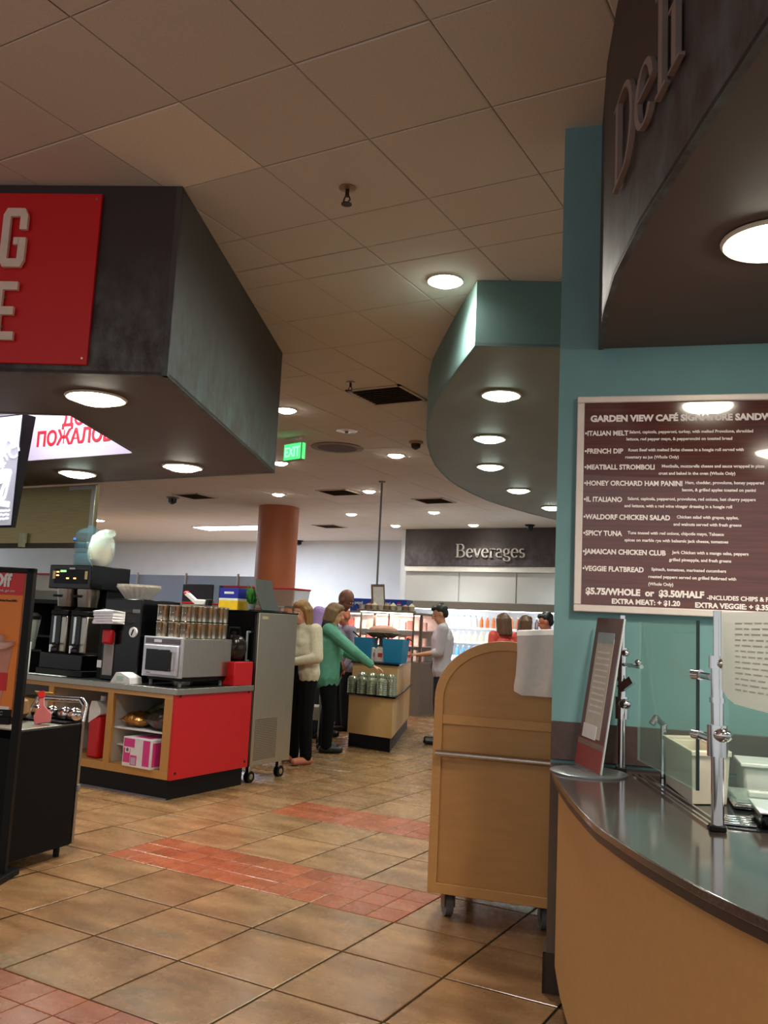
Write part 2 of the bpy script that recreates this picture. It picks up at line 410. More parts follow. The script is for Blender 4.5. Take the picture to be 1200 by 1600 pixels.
innerw = mat('inner_white_paint', (222,214,220), .35, 0, .03, 3, coat=.4)
rib('inner_front_face', [o2, o1], SOF, CEIL-.002, brown, ca, .03)
rib('inner_side_face', [o3, o2], SOF, CEIL-.002, brown, ca, .03)
sp_ = thing('welcome_banner', 'white panel with red Cyrillic letters inside the canopy opening', 'banner', (-4.97,4.812,0))
bx('panel', innerw, sp_, -3.6, 0, 0, .012, SOF, 3.5)
redink = mat('red_ink', (222,40,46), .5)
text('lettering', 'ДОБРО', .165, redink, sp_, (-.80,-.003,2.893), bold=.004)
text('lettering', 'ПОЖАЛОВАТЬ', .165, redink, sp_, (-1.09,-.003,2.742), bold=.004)
tl = thing('strip_light', 'white strip light fixed inside the canopy opening above the welcome banner', 'strip light', (-5.6,4.15,3.45))
bx('body', white, tl, -.6,.6,-.05,.05,0,.06,.005)
MB().cyl((-.58,0,-.02),(.58,0,-.02),.016,n=12).build('tube', glow('cool_tube', (240,240,255), 8), tl)
l = bpy.data.objects.new('bulb', lamp_data('strip', 'AREA', 26, (236,232,255), .5)); C.objects.link(l); l.parent = tl; l.location = (0,0,-.05); l.rotation_euler = (.6,0,0)
# red sign panel with raised letters
rs = thing('red_sign', 'large red sign panel with raised off-white letters on the canopy front', 'sign', (A_.x,A_.y,0), SA)
signred = mat('sign_red', (206,22,30), .4, 0, .02)
MB().box(-3.2,-.424,-.024,-.002,2.668,3.602).build('panel', signred, rs, .003)
cream = mat('letter_cream', (226,206,190), .5)
def blocky(name, polys, x0, z0, sx, sz, par, y0=-.055, y1=-.034, m=None):
    mb = MB()
    for p in polys: mb.plate([(x0+q[0]*sx, z0+q[1]*sz) for q in p], y0, y1)
    return mb.build(name, m or cream, par)
R_ = lambda a,b,c,d: [(a,b),(c,b),(c,d),(a,d)]
Gp = [R_(0,.12,.3,.88), [(0,.88),(.3,.88),(.3,.86),(.7,.86),(.86,1),(.14,1)], [(0,.12),(.14,0),(.86,0),(.7,.14),(.3,.14),(.3,.12)], [(.7,.86),(.86,1),(1,.88),(1,.64),(.7,.64)], [(.7,.14),(.86,0),(1,.12),(1,.5),(.7,.5)], R_(.5,.38,.72,.5)]
Ep = [R_(0,0,.32,1), R_(.32,.86,1,1), R_(.32,.43,.9,.57), R_(.32,0,1,.14)]
blocky('letter_g', Gp, -.938, 3.178, .135, .325, rs); blocky('letter_e', Ep, -.935, 2.782, .115, .315, rs)
for p in ((-.905,3.34),(-.87,3.34),(-.9,2.86),(-.9,3.02)): MB().cyl((p[0],-.036,p[1]),(p[0],-.022,p[1]),.008).build('standoff', grey, rs)
for z in (2.70,3.57): MB().cyl((-.45,-.028,z),(-.45,-.022,z),.006,n=10).build('screw', chrome, rs)
downlight('biggest round downlight under the canopy, nearest below the red sign', (-3.90,3.47,SOF), .15, 90)
downlight('round downlight under the canopy, in the beam above the microwave side of the counter', (-4.97,5.385,SOF), .145, 90)
downlight('greenish round downlight under the canopy, in front of the steel hood', (-6.2,5.385,SOF), .145, 90, (232,255,226), lampcool)
# chalk-style lit menu screen
sc_ = thing('menu_screen', 'backlit menu screen with white chalk drawing of a tall cup, under the canopy', 'screen', (-5.60,4.3,0))
MB().add([(-1.5,0,2.0),(0.012,0,2.0),(0.012,0,2.86),(-1.5,0,2.86),(-1.5,.03,2.0),(.012,.03,2.0),(.012,.11,2.86),(-1.5,.11,2.86)],
         [(0,1,2,3),(4,7,6,5),(0,4,5,1),(1,5,6,2),(2,6,7,3),(3,7,4,0)]).build('housing', black, sc_)
bx('display', glow('screen_slate', (92,102,122), .75), sc_, -1.48,-.002,-.004,-.0005,2.015,2.85)
chalk = glow('chalk_white', (236,242,250), 1.5)
mb = MB(); rr = random.Random(5)
def stroke(pts, wdt=.012):
    for a, b in zip(pts[:-1], pts[1:]):
        d = (Vector(b)-Vector(a)); n_ = Vector((-d.y,d.x)).normalized()*wdt/2 if d.length else Vector((0,0))
        mb.plate([tuple(Vector(a)-n_),tuple(Vector(b)-n_),tuple(Vector(b)+n_),tuple(Vector(a)+n_)], -.008,-.005)
stroke([(-.30,2.18),(-.10,2.22),(-.06,2.42)],.02); stroke([(-.30,2.42),(-.06,2.42)],.03); stroke([(-.06,2.42),(-.13,2.3),(-.16,2.2)],.03)
for k in range(9):
    cx = -.04-.26*rr.random(); cz = 2.44+.32*rr.random()*.9; r = .02+.03*rr.random()
    stroke([(cx+r*math.cos(a*.7)*1.2, cz+r*math.sin(a*.7)) for a in range(9)], .013)
stroke([(-.20,2.52),(-.12,2.78),(-.06,2.64),(-.16,2.56)],.03); stroke([(-.05,2.6),(-.09,2.72)],.03); stroke([(-.28,2.5),(-.2,2.8)],.05)
mb.plate([(-.4,2.46),(-.14,2.46),(-.2,2.6),(-.17,2.72),(-.24,2.8),(-.4,2.7)], -.007,-.0045)
mb.plate([(-.36,2.30),(-.12,2.34),(-.09,2.44),(-.36,2.44)], -.0072,-.0046)
for z in (2.12,2.09,2.06):
    x = -.42
    while x < -.03:
        l_ = .015+.03*rr.random(); stroke([(x,z+.006*rr.random()),(x+l_,z+.01*rr.random())],.012); x += l_+.01
stroke([(-.3,2.2),(-.04,2.17)],.04)
mb.build('chalk_drawing', chalk, sc_)
# stainless hood behind the canopy
hd = thing('steel_hood', 'brushed steel exhaust hood hanging behind the canopy above the blue water bottle', 'hood', (-6.53,5.9,0))
hoodm = mat('hood_steel', (150,134,96), .34, 1.0, .15, 5, stretch=(1,1,40))
bx('shell', hoodm, hd, -3.6,0,.02,.06,2.012,SOF-.001,.004)
bx('top_trim', steel, hd, -.36,.0,.005,.02,2.575,2.615,.002); bx('edge_trim', steel, hd, -.05,.004,.004,.02,2.012,2.6,.002)
bx('lower_rail', mat('dark_steel',(70,62,50),.5,.8), hd, -3.6,.0,.006,.05,2.012,2.06,.002)
bx('junction_box', mat('switch_plate',(196,190,160),.5), hd, -.99,-.92,-.025,.02,2.02,2.16,.003)
# ---------------------------------------------------------------- teal curved canopy
tc_ = thing('curved_canopy', 'teal ceiling canopy with a bulging curved edge and five downlights', 'canopy')
tealp = mat('teal_canopy_paint', (92,124,120), .6, 0, .07, 3)
tealu = mat('teal_canopy_underside', (112,126,118), .6, 0, .04, 3)
cv = [(-2.236,5.023),(-2.542,5.43),(-2.915,5.953),(-3.242,6.428),(-3.50,6.87),(-3.716,7.296),(-3.93,7.75),(-4.119,8.198),(-4.31,8.7),(-4.462,9.202),(-4.58,9.65),(-4.66,10.089),(-4.73,10.7),(-4.762,11.283),(-4.745,11.7),(-4.705,12.123),(-4.62,12.75),(-4.493,13.395),(-4.2,14.3),(-3.6,15.2),(-2.4,15.8),(-.6,15.9)]
rib('curved_fascia', cv[::-1], 3.22, CEIL-.002, tealp, tc_, .02)
rib('end_fascia', [Vector((1.6,6.81)), Vector(cv[0])], 3.22, CEIL-.002, tealp, tc_, -.02) if False else rib('end_fascia', [Vector(cv[0]), Vector((1.6,6.81))], 3.22, CEIL-.002, tealp, tc_, .02)
MB().prism(cv+[(1.6,15.5),(1.6,6.81)], 3.224, 3.24).build('underside', tealu, tc_)
for p, lb in (((-2.518,6.187),'largest downlight under the teal curved canopy, nearest its flat end'),((-3.195,7.597),'second downlight under the teal curved canopy, with a dark rim'),((-3.737,8.931),'third downlight under the teal curved canopy, counting from its flat end'),((-4.01,10.536),'fourth downlight under the teal curved canopy, counting from its flat end'),((-4.089,12.093),'farthest downlight under the teal curved canopy, half behind the deli wall edge')):
    downlight(lb, (p[0],p[1],3.22), .135, 70, (238,255,232), lampcool)
# ---------------------------------------------------------------- deli canopy
dc = thing('deli_canopy', 'dark curved canopy with raised Deli letters above the sandwich counter', 'canopy')
dv = [(-1.034,3.624),(-.899,3.203),(-.766,2.861),(-.599,2.516),(-.455,2.256),(-.34,2.048),(-.248,1.889),(-.17,1.752),(-.02,1.5),(.2,1.2),(.5,.9),(.9,.66),(1.5,.5),(2.4,.5)]
murD = patina('patina_mural_deli', (62,48,48), (92,104,108), 2.6, 3.2, 1.0)
rib('curved_fascia', dv[::-1], SOF, CEIL-.002, murD, dc, -.02)
q1 = W(.162,-.002); 
MB().prism(dv+[(3.2,1.0),tuple(W(4.6,-.004))[:2],tuple(W(.163,-.004))[:2]], SOF+.004, SOF+.02).build('underside', mat('deli_underside_paint',(92,78,72),.6,0,.04,4), dc)
downlight('round downlight under the Deli canopy, above the menu board', (-.262,2.78,SOF), .13, 90, (255,248,228))
downlight('round downlight under the Deli canopy beyond the frame, over the cold well', (.95,2.75,SOF), .13, 90, (255,248,228))
downlight('round downlight under the Deli canopy beyond the frame, toward the viewer', (.55,1.75,SOF), .13, 90, (255,248,228))
downlight('round downlight under the Deli canopy beyond the frame, by the wall', (1.75,3.3,SOF), .13, 90, (255,248,228))
# Deli letters following the curve
dl = thing('deli_letters', 'raised silver serif letters reading Deli on the curved dark canopy', 'sign')
lettm = mat('letter_grey', (150,136,132), .4, .3)
SER = {
 'D': ([[(.16,0),(.16,.5),(.16,1)], [(.16,1),(.42,1)]+arc(.42,.5,.42,.5,90,-90)+[(.16,0)], serif(.1,0,.2), serif(.1,1,.2)], .95),
 'B': ([[(.16,0),(.16,1)], [(.16,1),(.4,1)]+arc(.4,.76,.24,.24,90,-90)+[(.16,.52)], [(.4,.52)]+arc(.42,.26,.3,.26,90,-90)+[(.16,0)], serif(.1,0,.2), serif(.1,1,.2)], .85),
 'e': ([[(.1,.36),(.56,.36)]+arc(.33,.32,.24,.33,8,180,10)+arc(.33,.32,.24,.32,180,320,10)], .66),
 'l': ([[(.17,0),(.17,1.05)], serif(.17,0,.28), serif(.1,1.04,.14)], .36),
 'i': ([[(.17,0),(.17,.62)], serif(.17,0,.28), serif(.1,.61,.14), [(.17,.82),(.17,.93)]], .36),
 'v': ([[(.06,.64),(.3,0)],[(.3,0),(.54,.64)], serif(.08,.64,.22), serif(.54,.64,.2)], .62),
 'r': ([[(.16,0),(.16,.64)], serif(.16,0,.26), serif(.1,.64,.14), [(.16,.46)]+arc(.34,.5,.18,.14,170,50,6)+[(.47,.56)]], .52),
 'a': ([[(.46,.06),(.46,.44)]+arc(.29,.46,.17,.18,0,160,8), arc(.29,.19,.2,.18,60,380,14)+[(.46,.36)], [(.46,.06),(.54,0)]], .6),
 'g': ([arc(.28,.44,.2,.2,0,360,16), [(.2,.26),(.12,.16),(.2,.08),(.46,.04)]+arc(.32,-.12,.24,.16,60,-200,14), [(.42,.58),(.54,.64)]], .62),
 's': ([arc(.25,.47,.16,.16,40,250,10)+arc(.25,.16,.17,.165,80,-150,12)], .5)}
def serif_word(word, x, z, sz, place, par, th=.12, tn=.035, kx=1.0):
    for ch in word:
        st, adv = SER[ch]; mb = MB()
        for poly in nib(st, th, tn):
            f = [place(x+p.x*sz*kx, 0) for p in poly]; b_ = [place(x+p.x*sz*kx, .016) for p in poly]
            vs = [(f[i].x, f[i].y, z+poly[i].y*sz) for i in range(4)]+[(b_[i].x, b_[i].y, z+poly[i].y*sz) for i in range(4)]
            mb.add(vs, [(0,1,2,3),(4,7,6,5),(0,4,5,1),(1,5,6,2),(2,6,7,3),(3,7,4,0)])
        mb.build('letter_'+ch.lower(), lettm, par); x += adv*sz*kx
def along(path, off):
    P = [Vector(p) for p in path]; L = [0]
    for a, b in zip(P[:-1], P[1:]): L.append(L[-1]+(b-a).length)
    def f(s, o):
        for i in range(len(P)-1):
            if s <= L[i+1] or i == len(P)-2:
                d = (P[i+1]-P[i]).normalized(); q = P[i]+d*(s-L[i]); n = Vector((d.y,-d.x)) if False else Vector((-d.y,d.x))*-1
                return q+n*(off+o)
    return f
serif_word('Deli', .885, 2.882, .285, along(dv, .008), dl, .11, .035, 1.12)
# Beverages sign board and letters
bs = thing('beverages_sign', 'long dark sign board reading Beverages on the far wall', 'sign', (-9.5,17.93,0))
MB().box(0,15,-.10,.02,2.83,CEIL-.003).build('board', patina('patina_mural_far', (62,52,54), (104,100,104), 2.8, 3.6, .8), bs, .004)
place = lambda x, o: Vector((x, -.13-o))
serif_word('Beverages', 1.30, 3.02, .285, place, bs, .15, .05)
for o in kids(bs)[1:]: o.data.materials[0] = mat('letter_silver', (206,202,196), .3, .4)
# ---------------------------------------------------------------- ceiling fittings
for p, lb in (((-2.43,4.95),'bright recessed downlight in the ceiling touching the flat end of the teal canopy'),
              ((-5.515,7.496),'recessed ceiling downlight just clear of the dark canopy corner, above the exit sign'),
              ((-5.538,10.022),'recessed ceiling downlight beside the teal canopy, near the smoke detector'),
              ((-7.45,10.07),'recessed ceiling downlight below the exit sign beside the dark canopy edge'),
              ((-7.463,12.633),'recessed ceiling downlight next to the thin sign pole'),
              ((-9.324,12.606),'recessed ceiling downlight directly above the orange column'),
              ((-9.39,15.225),'recessed ceiling downlight between the orange column and the sign pole'),
              ((-9.396,17.133),'recessed ceiling downlight at the outer corner of the Beverages sign'),
              ((-7.547,17.23),'recessed ceiling downlight above the middle of the Beverages sign'),
              ((-7.517,15.23),'recessed ceiling downlight beside the square vent before the Beverages sign')):
    downlight(lb, (p[0],p[1],CEIL), .105, 75 if p[1] > 5 else 190, (255,250,241), angle=150 if p[1] > 5 else 172)
for k, p in enumerate(((.6,-1.2),(-1.4,-1.2),(-3.4,-1.2)) ):
    downlight('recessed ceiling downlight behind the viewer, one of three in a row', (p[0],p[1],CEIL), .105, 115, group='downlights behind the viewer')
tr = thing('troffer_light', 'bright white fluorescent ceiling light left of the orange column', 'ceiling light', (-13.9,17.0,CEIL))
bx('frame', white, tr, -1.05,1.05,-.34,.34,-.02,-.001,.004); bx('diffuser', glow('tube_white', (244,248,255), 30), tr, -1.0,1.0,-.29,.29,-.03,-.021)
for x in (0,):
    l = bpy.data.objects.new('bulb', lamp_data('troffer', 'AREA', 260, (226,236,255), 1.2)); C.objects.link(l); l.parent = tr; l.location = (x,0,-.06)
tr2 = thing('troffer_light', 'fluorescent ceiling light hidden behind the dark canopy and steel hood', 'ceiling light', (-17.5,15.0,CEIL))
bx('frame', white, tr2, -1.05,1.05,-.34,.34,-.02,-.001,.004); bx('diffuser', MATS['tube_white'], tr2, -1.0,1.0,-.29,.29,-.03,-.021)
l = bpy.data.objects.new('bulb', lamp_data('troffer', 'AREA', 260, (226,236,255), 1.2)); C.objects.link(l); l.parent = tr2; l.location = (0,0,-.06)
# exit sign
ex = thing('exit_sign', 'small green lit EXIT sign hanging from the ceiling', 'exit sign', (-6.25,8.72,CEIL), math.radians(-14))
bx('canopy_plate', white, ex, -.13,.13,-.03,.03,-.025,-.001,.003)
MB().cyl((0,0,-.03),(0,0,-.075),.012).build('stem', white, ex)
bx('housing', mat('exit_housing',(150,150,140),.5), ex, -.17,.17,-.03,.03,-.29,-.07,.004)
bx('face', glow('exit_green', (20,235,120), 1.0), ex, -.155,.155,-.036,-.03,-.28,-.08)
text('lettering', 'EXIT', .17, glow('exit_letter', (150,255,200), 1.2), ex, (0,-.037,-.24), bold=.002, align='CENTER', sx=.8)
bx('end_face', MATS['exit_green'], ex, .170,.174,-.025,.025,-.28,-.08)
# sprinklers, detectors, vents, domes, speaker
dk = mat('dark_bronze', (60,48,38), .4, .7)
def sprinkler(label, x, y, k=1.0):
    t = thing('sprinkler', label, 'sprinkler', (x,y,CEIL))
    MB().lathe([(.045*k,0),(.045*k,-.006),(.012*k,-.012)],20).build('escutcheon', mat('pale_brass',(150,130,100),.4,.5), t)
    MB().cyl((0,0,-.012),(0,0,-.05*k),.011*k).build('body', dk, t)
    MB().tube([(.012*k,0,-.05*k),(.02*k,0,-.07*k),(0,0,-.09*k)],.004*k).tube([(-.012*k,0,-.05*k),(-.02*k,0,-.07*k),(0,0,-.09*k)],.004*k).build('frame', dk, t)
    MB().cyl((0,0,-.09*k),(0,0,-.094*k),.028*k).build('deflector', dk, t)
sprinkler('brass fire sprinkler head in the bare ceiling between the two dark canopies', -2.376, 3.641)
sprinkler('small fire sprinkler head in the ceiling beside the square dark vent', -4.286, 6.811)
def vent(label, x, y, s=.28, rz=0):
    t = thing('air_vent', label, 'air vent', (x,y,CEIL), rz)
    f = MB()
    for a in range(4):
        f.x = Matrix.Rotation(a*PI/2,4,'Z'); f.box(-s,s,-s,-s+.03,-.014,-.001)
    f.build('frame', mat('vent_paint',(196,186,168),.6), t)
    bx('backing', mat('vent_dark',(30,27,24),.8), t, -s+.03,s-.03,-s+.03,s-.03,-.004,-.001)
    n = 9
    for i in range(n):
        y0 = -s+.05+(2*s-.1)*i/(n-1)
        MB(Matrix.Translation((0,y0,-.008))@Matrix.Rotation(.7,4,'X')).box(-s+.03,s-.03,-.012,.012,-.0015,.0015).build('louver', mat('vent_louver',(84,74,62),.6), t)
vent('square slatted vent in the ceiling against the teal curved canopy', -4.179, 7.325, .30)
vent('square slatted vent beside the top of the orange column, nearer the exit sign', -8.068, 12.646, .30)
vent('square slatted vent in the ceiling under the far end of the teal canopy', -6.842, 13.843, .30)
vent('square slatted far ceiling vent right of the orange column, near a dome camera', -11.098, 17.063, .30)
vent('square slatted vent in the far ceiling between the steel hood and the orange column', -11.14, 12.471, .30)
sk = thing('ceiling_speaker', 'large round dark speaker grille in the ceiling beside the exit sign', 'speaker', (-6.046,9.371,CEIL))
MB().lathe([(.34,0),(.34,-.01),(.31,-.014)],32).build('rim', mat('speaker_rim',(120,104,84),.6), sk)
MB().lathe([(.31,-.012),(.2,-.016),(.002,-.018)],32).build('grille', mat('speaker_grille',(86,70,54),.8,0,.3,300), sk)
def detector(label, x, y, m1, k=1.0, dome=False):
    t = thing('smoke_detector' if not dome else 'dome_camera', label, 'smoke detector' if not dome else 'camera', (x,y,CEIL))
    MB().lathe([(.08*k,0),(.08*k,-.02),(.06*k,-.03)],22).build('base', m1, t)
    MB().lathe([(.055*k,-.03),(.05*k,-.07*k),(.02,-.09*k),(.002,-.092*k)],20).build('dome' if dome else 'sensor', dk if not dome else blackgloss, t)
detector('beige smoke detector in the ceiling beside the teal curved canopy', -4.897, 9.348, mat('beige_plastic',(170,150,122),.6), 1.1)
detector('dark dome camera in the ceiling above the Beverages sign', -6.334, 17.369, black, 1.3, True)
detector('dark dome camera in the far ceiling right of the orange column', -13.99, 20.0, black, 1.5, True)
detector('grey dome camera in the ceiling behind the canopy, left of the far vent', -11.735, 12.514, grey, 1.5, True)
t = thing('ceiling_rose', 'flat pale round fitting in the ceiling right of the exit sign', 'ceiling fitting', (-5.40,8.55,CEIL))
MB().lathe([(.13,0),(.12,-.012),(.03,-.016)],24).build('plate', ringm, t); MB().lathe([(.022,-.014),(.018,-.035),(.002,-.036)],14).build('button', grey, t)
# hanging sign pole
po = thing('hanging_sign_pole', 'thin grey pole hanging from the ceiling with a small tilted sign holder', 'sign pole', (-6.761,11.824,0))
MB().cyl((0,0,2.02),(0,0,CEIL-.002),.016,n=10).build('pole', grey, po); MB().lathe([(.06,CEIL-.002),(.05,CEIL-.02),(.018,CEIL-.025)],16).build('ceiling_plate', grey, po)
fr = MB(Matrix.Translation((.03,0,1.86))@Matrix.Rotation(-.09,4,'Y')@Matrix.Rotation(.9,4,'Z')).box(-.11,.11,-.012,.012,-.19,.19).build('sign_frame', mat('sign_brown',(120,92,70),.5), po, .003)
MB(Matrix.Translation((.03,0,1.86))@Matrix.Rotation(-.09,4,'Y')@Matrix.Rotation(.9,4,'Z')).box(-.085,.085,-.016,-.0125,-.165,.15).build('sign_sheet', paper, po)
# ---------------------------------------------------------------- coffee counter (cabinet, worktop, what is on and in it)
CX = -4.80; CY = 5.30; ZT = .845
cb = thing('counter_cabinet', 'maple counter cabinet with open bays, black toe kick and red end panel', 'cabinet', (CX,CY,0))
mapled = mat('maple_side', (186,136,70), .45, 0, .07, 8, stretch=(14,14,1.5))
bx('toe_kick', black, cb, -2.9,-.02,.03,.95,0,.155); bx('kick_strip', mat('kick_trim',(120,120,130),.4,.5), cb, -2.9,-.02,.02,.03,0,.012)
inner = mat('bay_white', (206,200,190), .55)
bx('bottom_panel', mapled, cb, -2.9,0,.0,.95,.155,.215,.002); bx('back_panel', inner, cb, -2.9,-.02,.90,.95,.215,.80)
bx('top_rail', maple, cb, -2.9,0,0,.03,.765,.80,.002)
for x0, x1, nm in ((-.085,0,'end_stile'),(-.70,-.635,'middle_stile'),(-1.40,-1.34,'middle_stile'),(-2.9,-2.84,'end_stile')): bx(nm, mapled, cb, x0,x1,0,.03,.215,.765,.002)
for x0, x1 in ((-.02,0),(-.68,-.655),(-1.385,-1.355)): bx('partition', inner, cb, x0,x1,.03,.90,.215,.80)
bx('shelf', mat('shelf_white',(232,230,226),.4), cb, -.655,-.02,.05,.90,.485,.50,.002); bx('shelf', MATS['shelf_white'], cb, -.655,-.36,.10,.90,.345,.358,.002)
rp = bx('end_panel', red, cb, .002,.03,.0,.955,.155,.832,.002)
for y in (.05,.91):
    for z in (.205,.79): MB().cyl((.03,y,z),(.034,y,z),.011,n=12).build('panel_screw', dk, cb)
wt = thing('worktop', 'dark grey worktop with a brushed metal edge over the maple cabinet', 'worktop', (CX,CY,0))
bx('slab', mat('worktop_laminate',(44,44,46),.3,0,.15,80), wt, -2.95,.035,.0,.955,.802,ZT,.002)
bx('front_edge', steel, wt, -2.95,.04,-.012,.0,.80,ZT+.001,.003); bx('side_edge', steel, wt, .035,.047,-.012,.955,.80,ZT+.001,.003)
# bay contents
pk = thing('cereal_box', 'pink and white printed carton in the lower bay of the maple cabinet', 'box', (-5.14,5.30,.216), -.05)
bx('carton', white, pk, -.13,.19,-.02,.26,0,.225,.003)
pink = mat('pink_ink', (214,58,134), .5); mauve = mat('mauve_ink',(120,70,110),.5)
for r_ in ((-.12,.0,.15,.215),(-.12,-.045,.03,.14),(-.04,.03,.015,.09),(.095,.17,.02,.215)): bx('print_patch', pink, pk, r_[0],r_[1],-.0215,-.02,r_[2],r_[3])
bx('print_patch', white, pk, -.10,-.05,-.023,-.0215,.105,.15); MB().cyl((-.075,-.024,.128),(-.075,-.0231,.128),.014).build('print_dot', mauve, pk)
bx('print_label', mat('label_grey',(190,180,190),.6), pk, -.03,.02,-.023,-.0215,.02,.075)
bx('side_print', pink, pk, .19,.1915,-.01,.25,.02,.20); MB().cyl((.192,.12,.11),(.1935,.12,.11),.04).build('side_emblem', mauve, pk); bx('top_print', pink, pk, -.05,.12,.03,.2,.225,.2262)
foil = mat('gold_foil', (196,140,70), .25, .9, .3, 25, bump=.5); foils = mat('dark_foil',(96,84,70),.3,.8,.4,30,bump=.6); foilg = mat('green_foil',(92,104,60),.35,.5,.3,30,bump=.5)
def pouch(name, label, m, loc, sx, sy, sz, rz, seed):
    r = random.Random(seed); mb = MB(); n = 14; mm = 10; vs = []
    for side in (1,-1):
        for j in range(mm+1):
            for i in range(n+1):
                u = i/n; v = j/mm; h = (math.sin(PI*u)*math.sin(PI*v))**.6
                vs.append(((u-.5)*sx, (v-.5)*sy, sz*.5+side*(sz*.5*h)+ (r.uniform(-.008,.008) if 0 < i < n and 0 < j < mm else 0)))
    fs = []
    for s_ in range(2):
        o_ = s_*(n+1)*(mm+1)
        for j in range(mm):
            for i in range(n): fs.append((o_+j*(n+1)+i, o_+j*(n+1)+i+1, o_+(j+1)*(n+1)+i+1, o_+(j+1)*(n+1)+i))
    o = mb.add(vs, fs).build(name, m); o.location = loc; o.rotation_euler = (0,0,rz)
    return tag(o, label, 'bag')
pouch('snack_bag','shiny gold foil bag at the left of the cabinet shelf pile', foil, (-5.28,5.46,.498), .27,.22,.13, .3, 1)
pouch('snack_bag','dark crinkled foil bag hanging over the right end of the cabinet shelf', foils, (-5.0,5.44,.498), .28,.24,.17, -.3, 2)
pouch('snack_bag','green crinkled bag in the middle of the cabinet shelf pile', foilg, (-5.14,5.62,.52), .32,.24,.18, .1, 3)
pouch('snack_bag','grey transparent bag topmost of the cabinet shelf pile', mat('grey_film',(140,132,122),.25,.2,.2,20,bump=.4), (-5.05,5.66,.61), .3,.24,.13, .2, 4)
jug = thing('detergent_jug', 'red jug with white shoulder in the cabinet bay behind the black cart', 'jug', (-5.66,5.42,.216))
bx('body', red, jug, -.10,.03,-.06,.12,0,.34,.02); MB().plate([(-.10,.28),(.03,.36),(.03,.40),(-.02,.46),(-.08,.46),(-.10,.40)],-.061,.12).build('shoulder', white, jug)
MB().cyl((-.04,.03,.46),(-.04,.03,.50),.025).build('cap', white, jug)
jg2 = thing('paper_bag', 'crumpled pink and white bag beside the red jug in the cabinet bay', 'bag', (-5.56,5.45,.216))
MB().lathe([(.03,0),(.045,.05),(.05,.22),(.03,.36),(.004,.42)],9).build('sack', mat('pink_white',(214,186,180),.7,0,.15,12), jg2)
cbx = thing('cardboard_box', 'open tan cardboard box in the left bay of the counter, behind the poster stand', 'box', (-6.48,5.36,.216))
card = mat('cardboard',(206,166,98),.7,0,.06,20); bx('carton', card, cbx, -.28,.26,0,.4,0,.42,.004)
MB().bar((-.28,.0,.42),(-.26,-.1,.36),.4,.006).build('flap', card, cbx); MB().bar((0.26,.0,.42),(.27,-.1,.5),.2,.006).build('flap', card, cbx)
bx('sticker', white, cbx, .10,.22,-.002,0,.30,.44)
# twin coffee brewer
cf = thing('coffee_brewer', 'tall black twin coffee brewer with two steel servers on the worktop', 'coffee machine', (-5.97,5.44,ZT+.002))
bx('head', blackgloss, cf, -.53,0,0,.46,.755,.965,.008); bx('column', black, cf, -.5,-.02,.22,.46,.18,.76,.004); bx('base', black, cf, -.55,.02,-.03,.46,0,.055,.006); bx('server_deck', blackgloss, cf, -.53,0,-.02,.30,.055,.19,.006)
bx('control_panel', black, cf, -.46,-.04,-.004,.0,.80,.93,.002)
bx('display', glow('lcd_green',(60,210,60),1.2), cf, -.38,-.31,-.008,-.004,.90,.918)
bx('maker_plate', steel, cf, -.27,-.20,-.007,-.004,.925,.940)
amber = glow('amber_led',(255,150,50),2.5)
for x, z in ((-.43,.865),(-.30,.84),(-.21,.84),(-.43,.895)): bx('indicator_light', amber, cf, x,x+.03,-.008,-.004,z,z+.012)
for x in (-.475,-.07): bx('switch_panel', mat('brass_plate',(190,160,110),.4,.4), cf, x,x+.03,-.008,-.004,.84,.91)
for x in (-.37,-.12):
    MB().lathe([(.05,.57),(.085,.60),(.10,.735),(.10,.755)],22,(x,.10,0)).build('brew_basket', mat('basket_steel',(130,122,112),.25,.9), cf)
    MB().bar((x,.01,.69),(x,-.06,.69),.03,.02).build('basket_handle', black, cf)
    sv = MB().box(x-.10,x+.10,.02,.24,.195,.52).build('server', steel, cf, .015)
    bx('server_lid', black, sv, x-.105,x+.105,.015,.245,.52,.565,.01); bx('sight_gauge', mat('gauge_glass',(200,206,210),.15,.4), sv, x-.05,x-.025,.006,.02,.27,.51,.003)
    bx('server_face', blackgloss, sv, x-.092,x+.03,.012,.02,.21,.52,.002)
    MB().cyl((x-.02,.01,.25),(x-.02,-.03,.25),.018).cyl((x-.02,-.03,.26),(x-.02,-.03,.20),.010).build('faucet', chrome, sv)
    MB().bar((x-.02,-.03,.27),(x+.03,-.03,.275),.02,.015).build('faucet_handle', black, sv)
# coffee grinder
gr = thing('coffee_grinder', 'black coffee grinder with a pale chute panel beside the twin brewer', 'grinder', (-5.44,5.44,ZT+.002))
bx('housing', blackgloss, gr, -.33,.10,0,.46,0,.685,.01); bx('throat', black, gr, -.42,-.33,.05,.40,.0,.60,.006)
bx('chute_plate', mat('chute_grey',(150,140,134),.4,.3), gr, -.29,-.18,-.012,0,.04,.40,.004); bx('bag_clamp', red, gr, -.27,-.165,-.07,-.012,.30,.43,.02)
bx('hopper_spout', black, gr, -.28,-.16,-.07,0,.42,.47,.008)
MB().cyl((.03,-.015,.41),(.03,0,.41),.042).build('dial', white, gr); MB().bar((.02,-.018,.385),(.04,-.018,.435),.012,.006).build('dial_pointer', black, gr)
bx('name_plate', mat('plate_grey',(110,108,108),.4), gr, .0,.08,-.004,0,.57,.60); bx('sticker', white, gr, -.36,-.31,-.006,.0,.10,.16); bx('warning_light', glow('red_led',(255,40,40),1.5), gr, .0,.012,-.005,0,.06,.07)
np_ = thing('paper_towels', 'crumpled white paper towels on the grinder spout beside the brewer', 'paper towel', (-5.65,5.37,ZT+.473))
mb = MB(); r = random.Random(8)
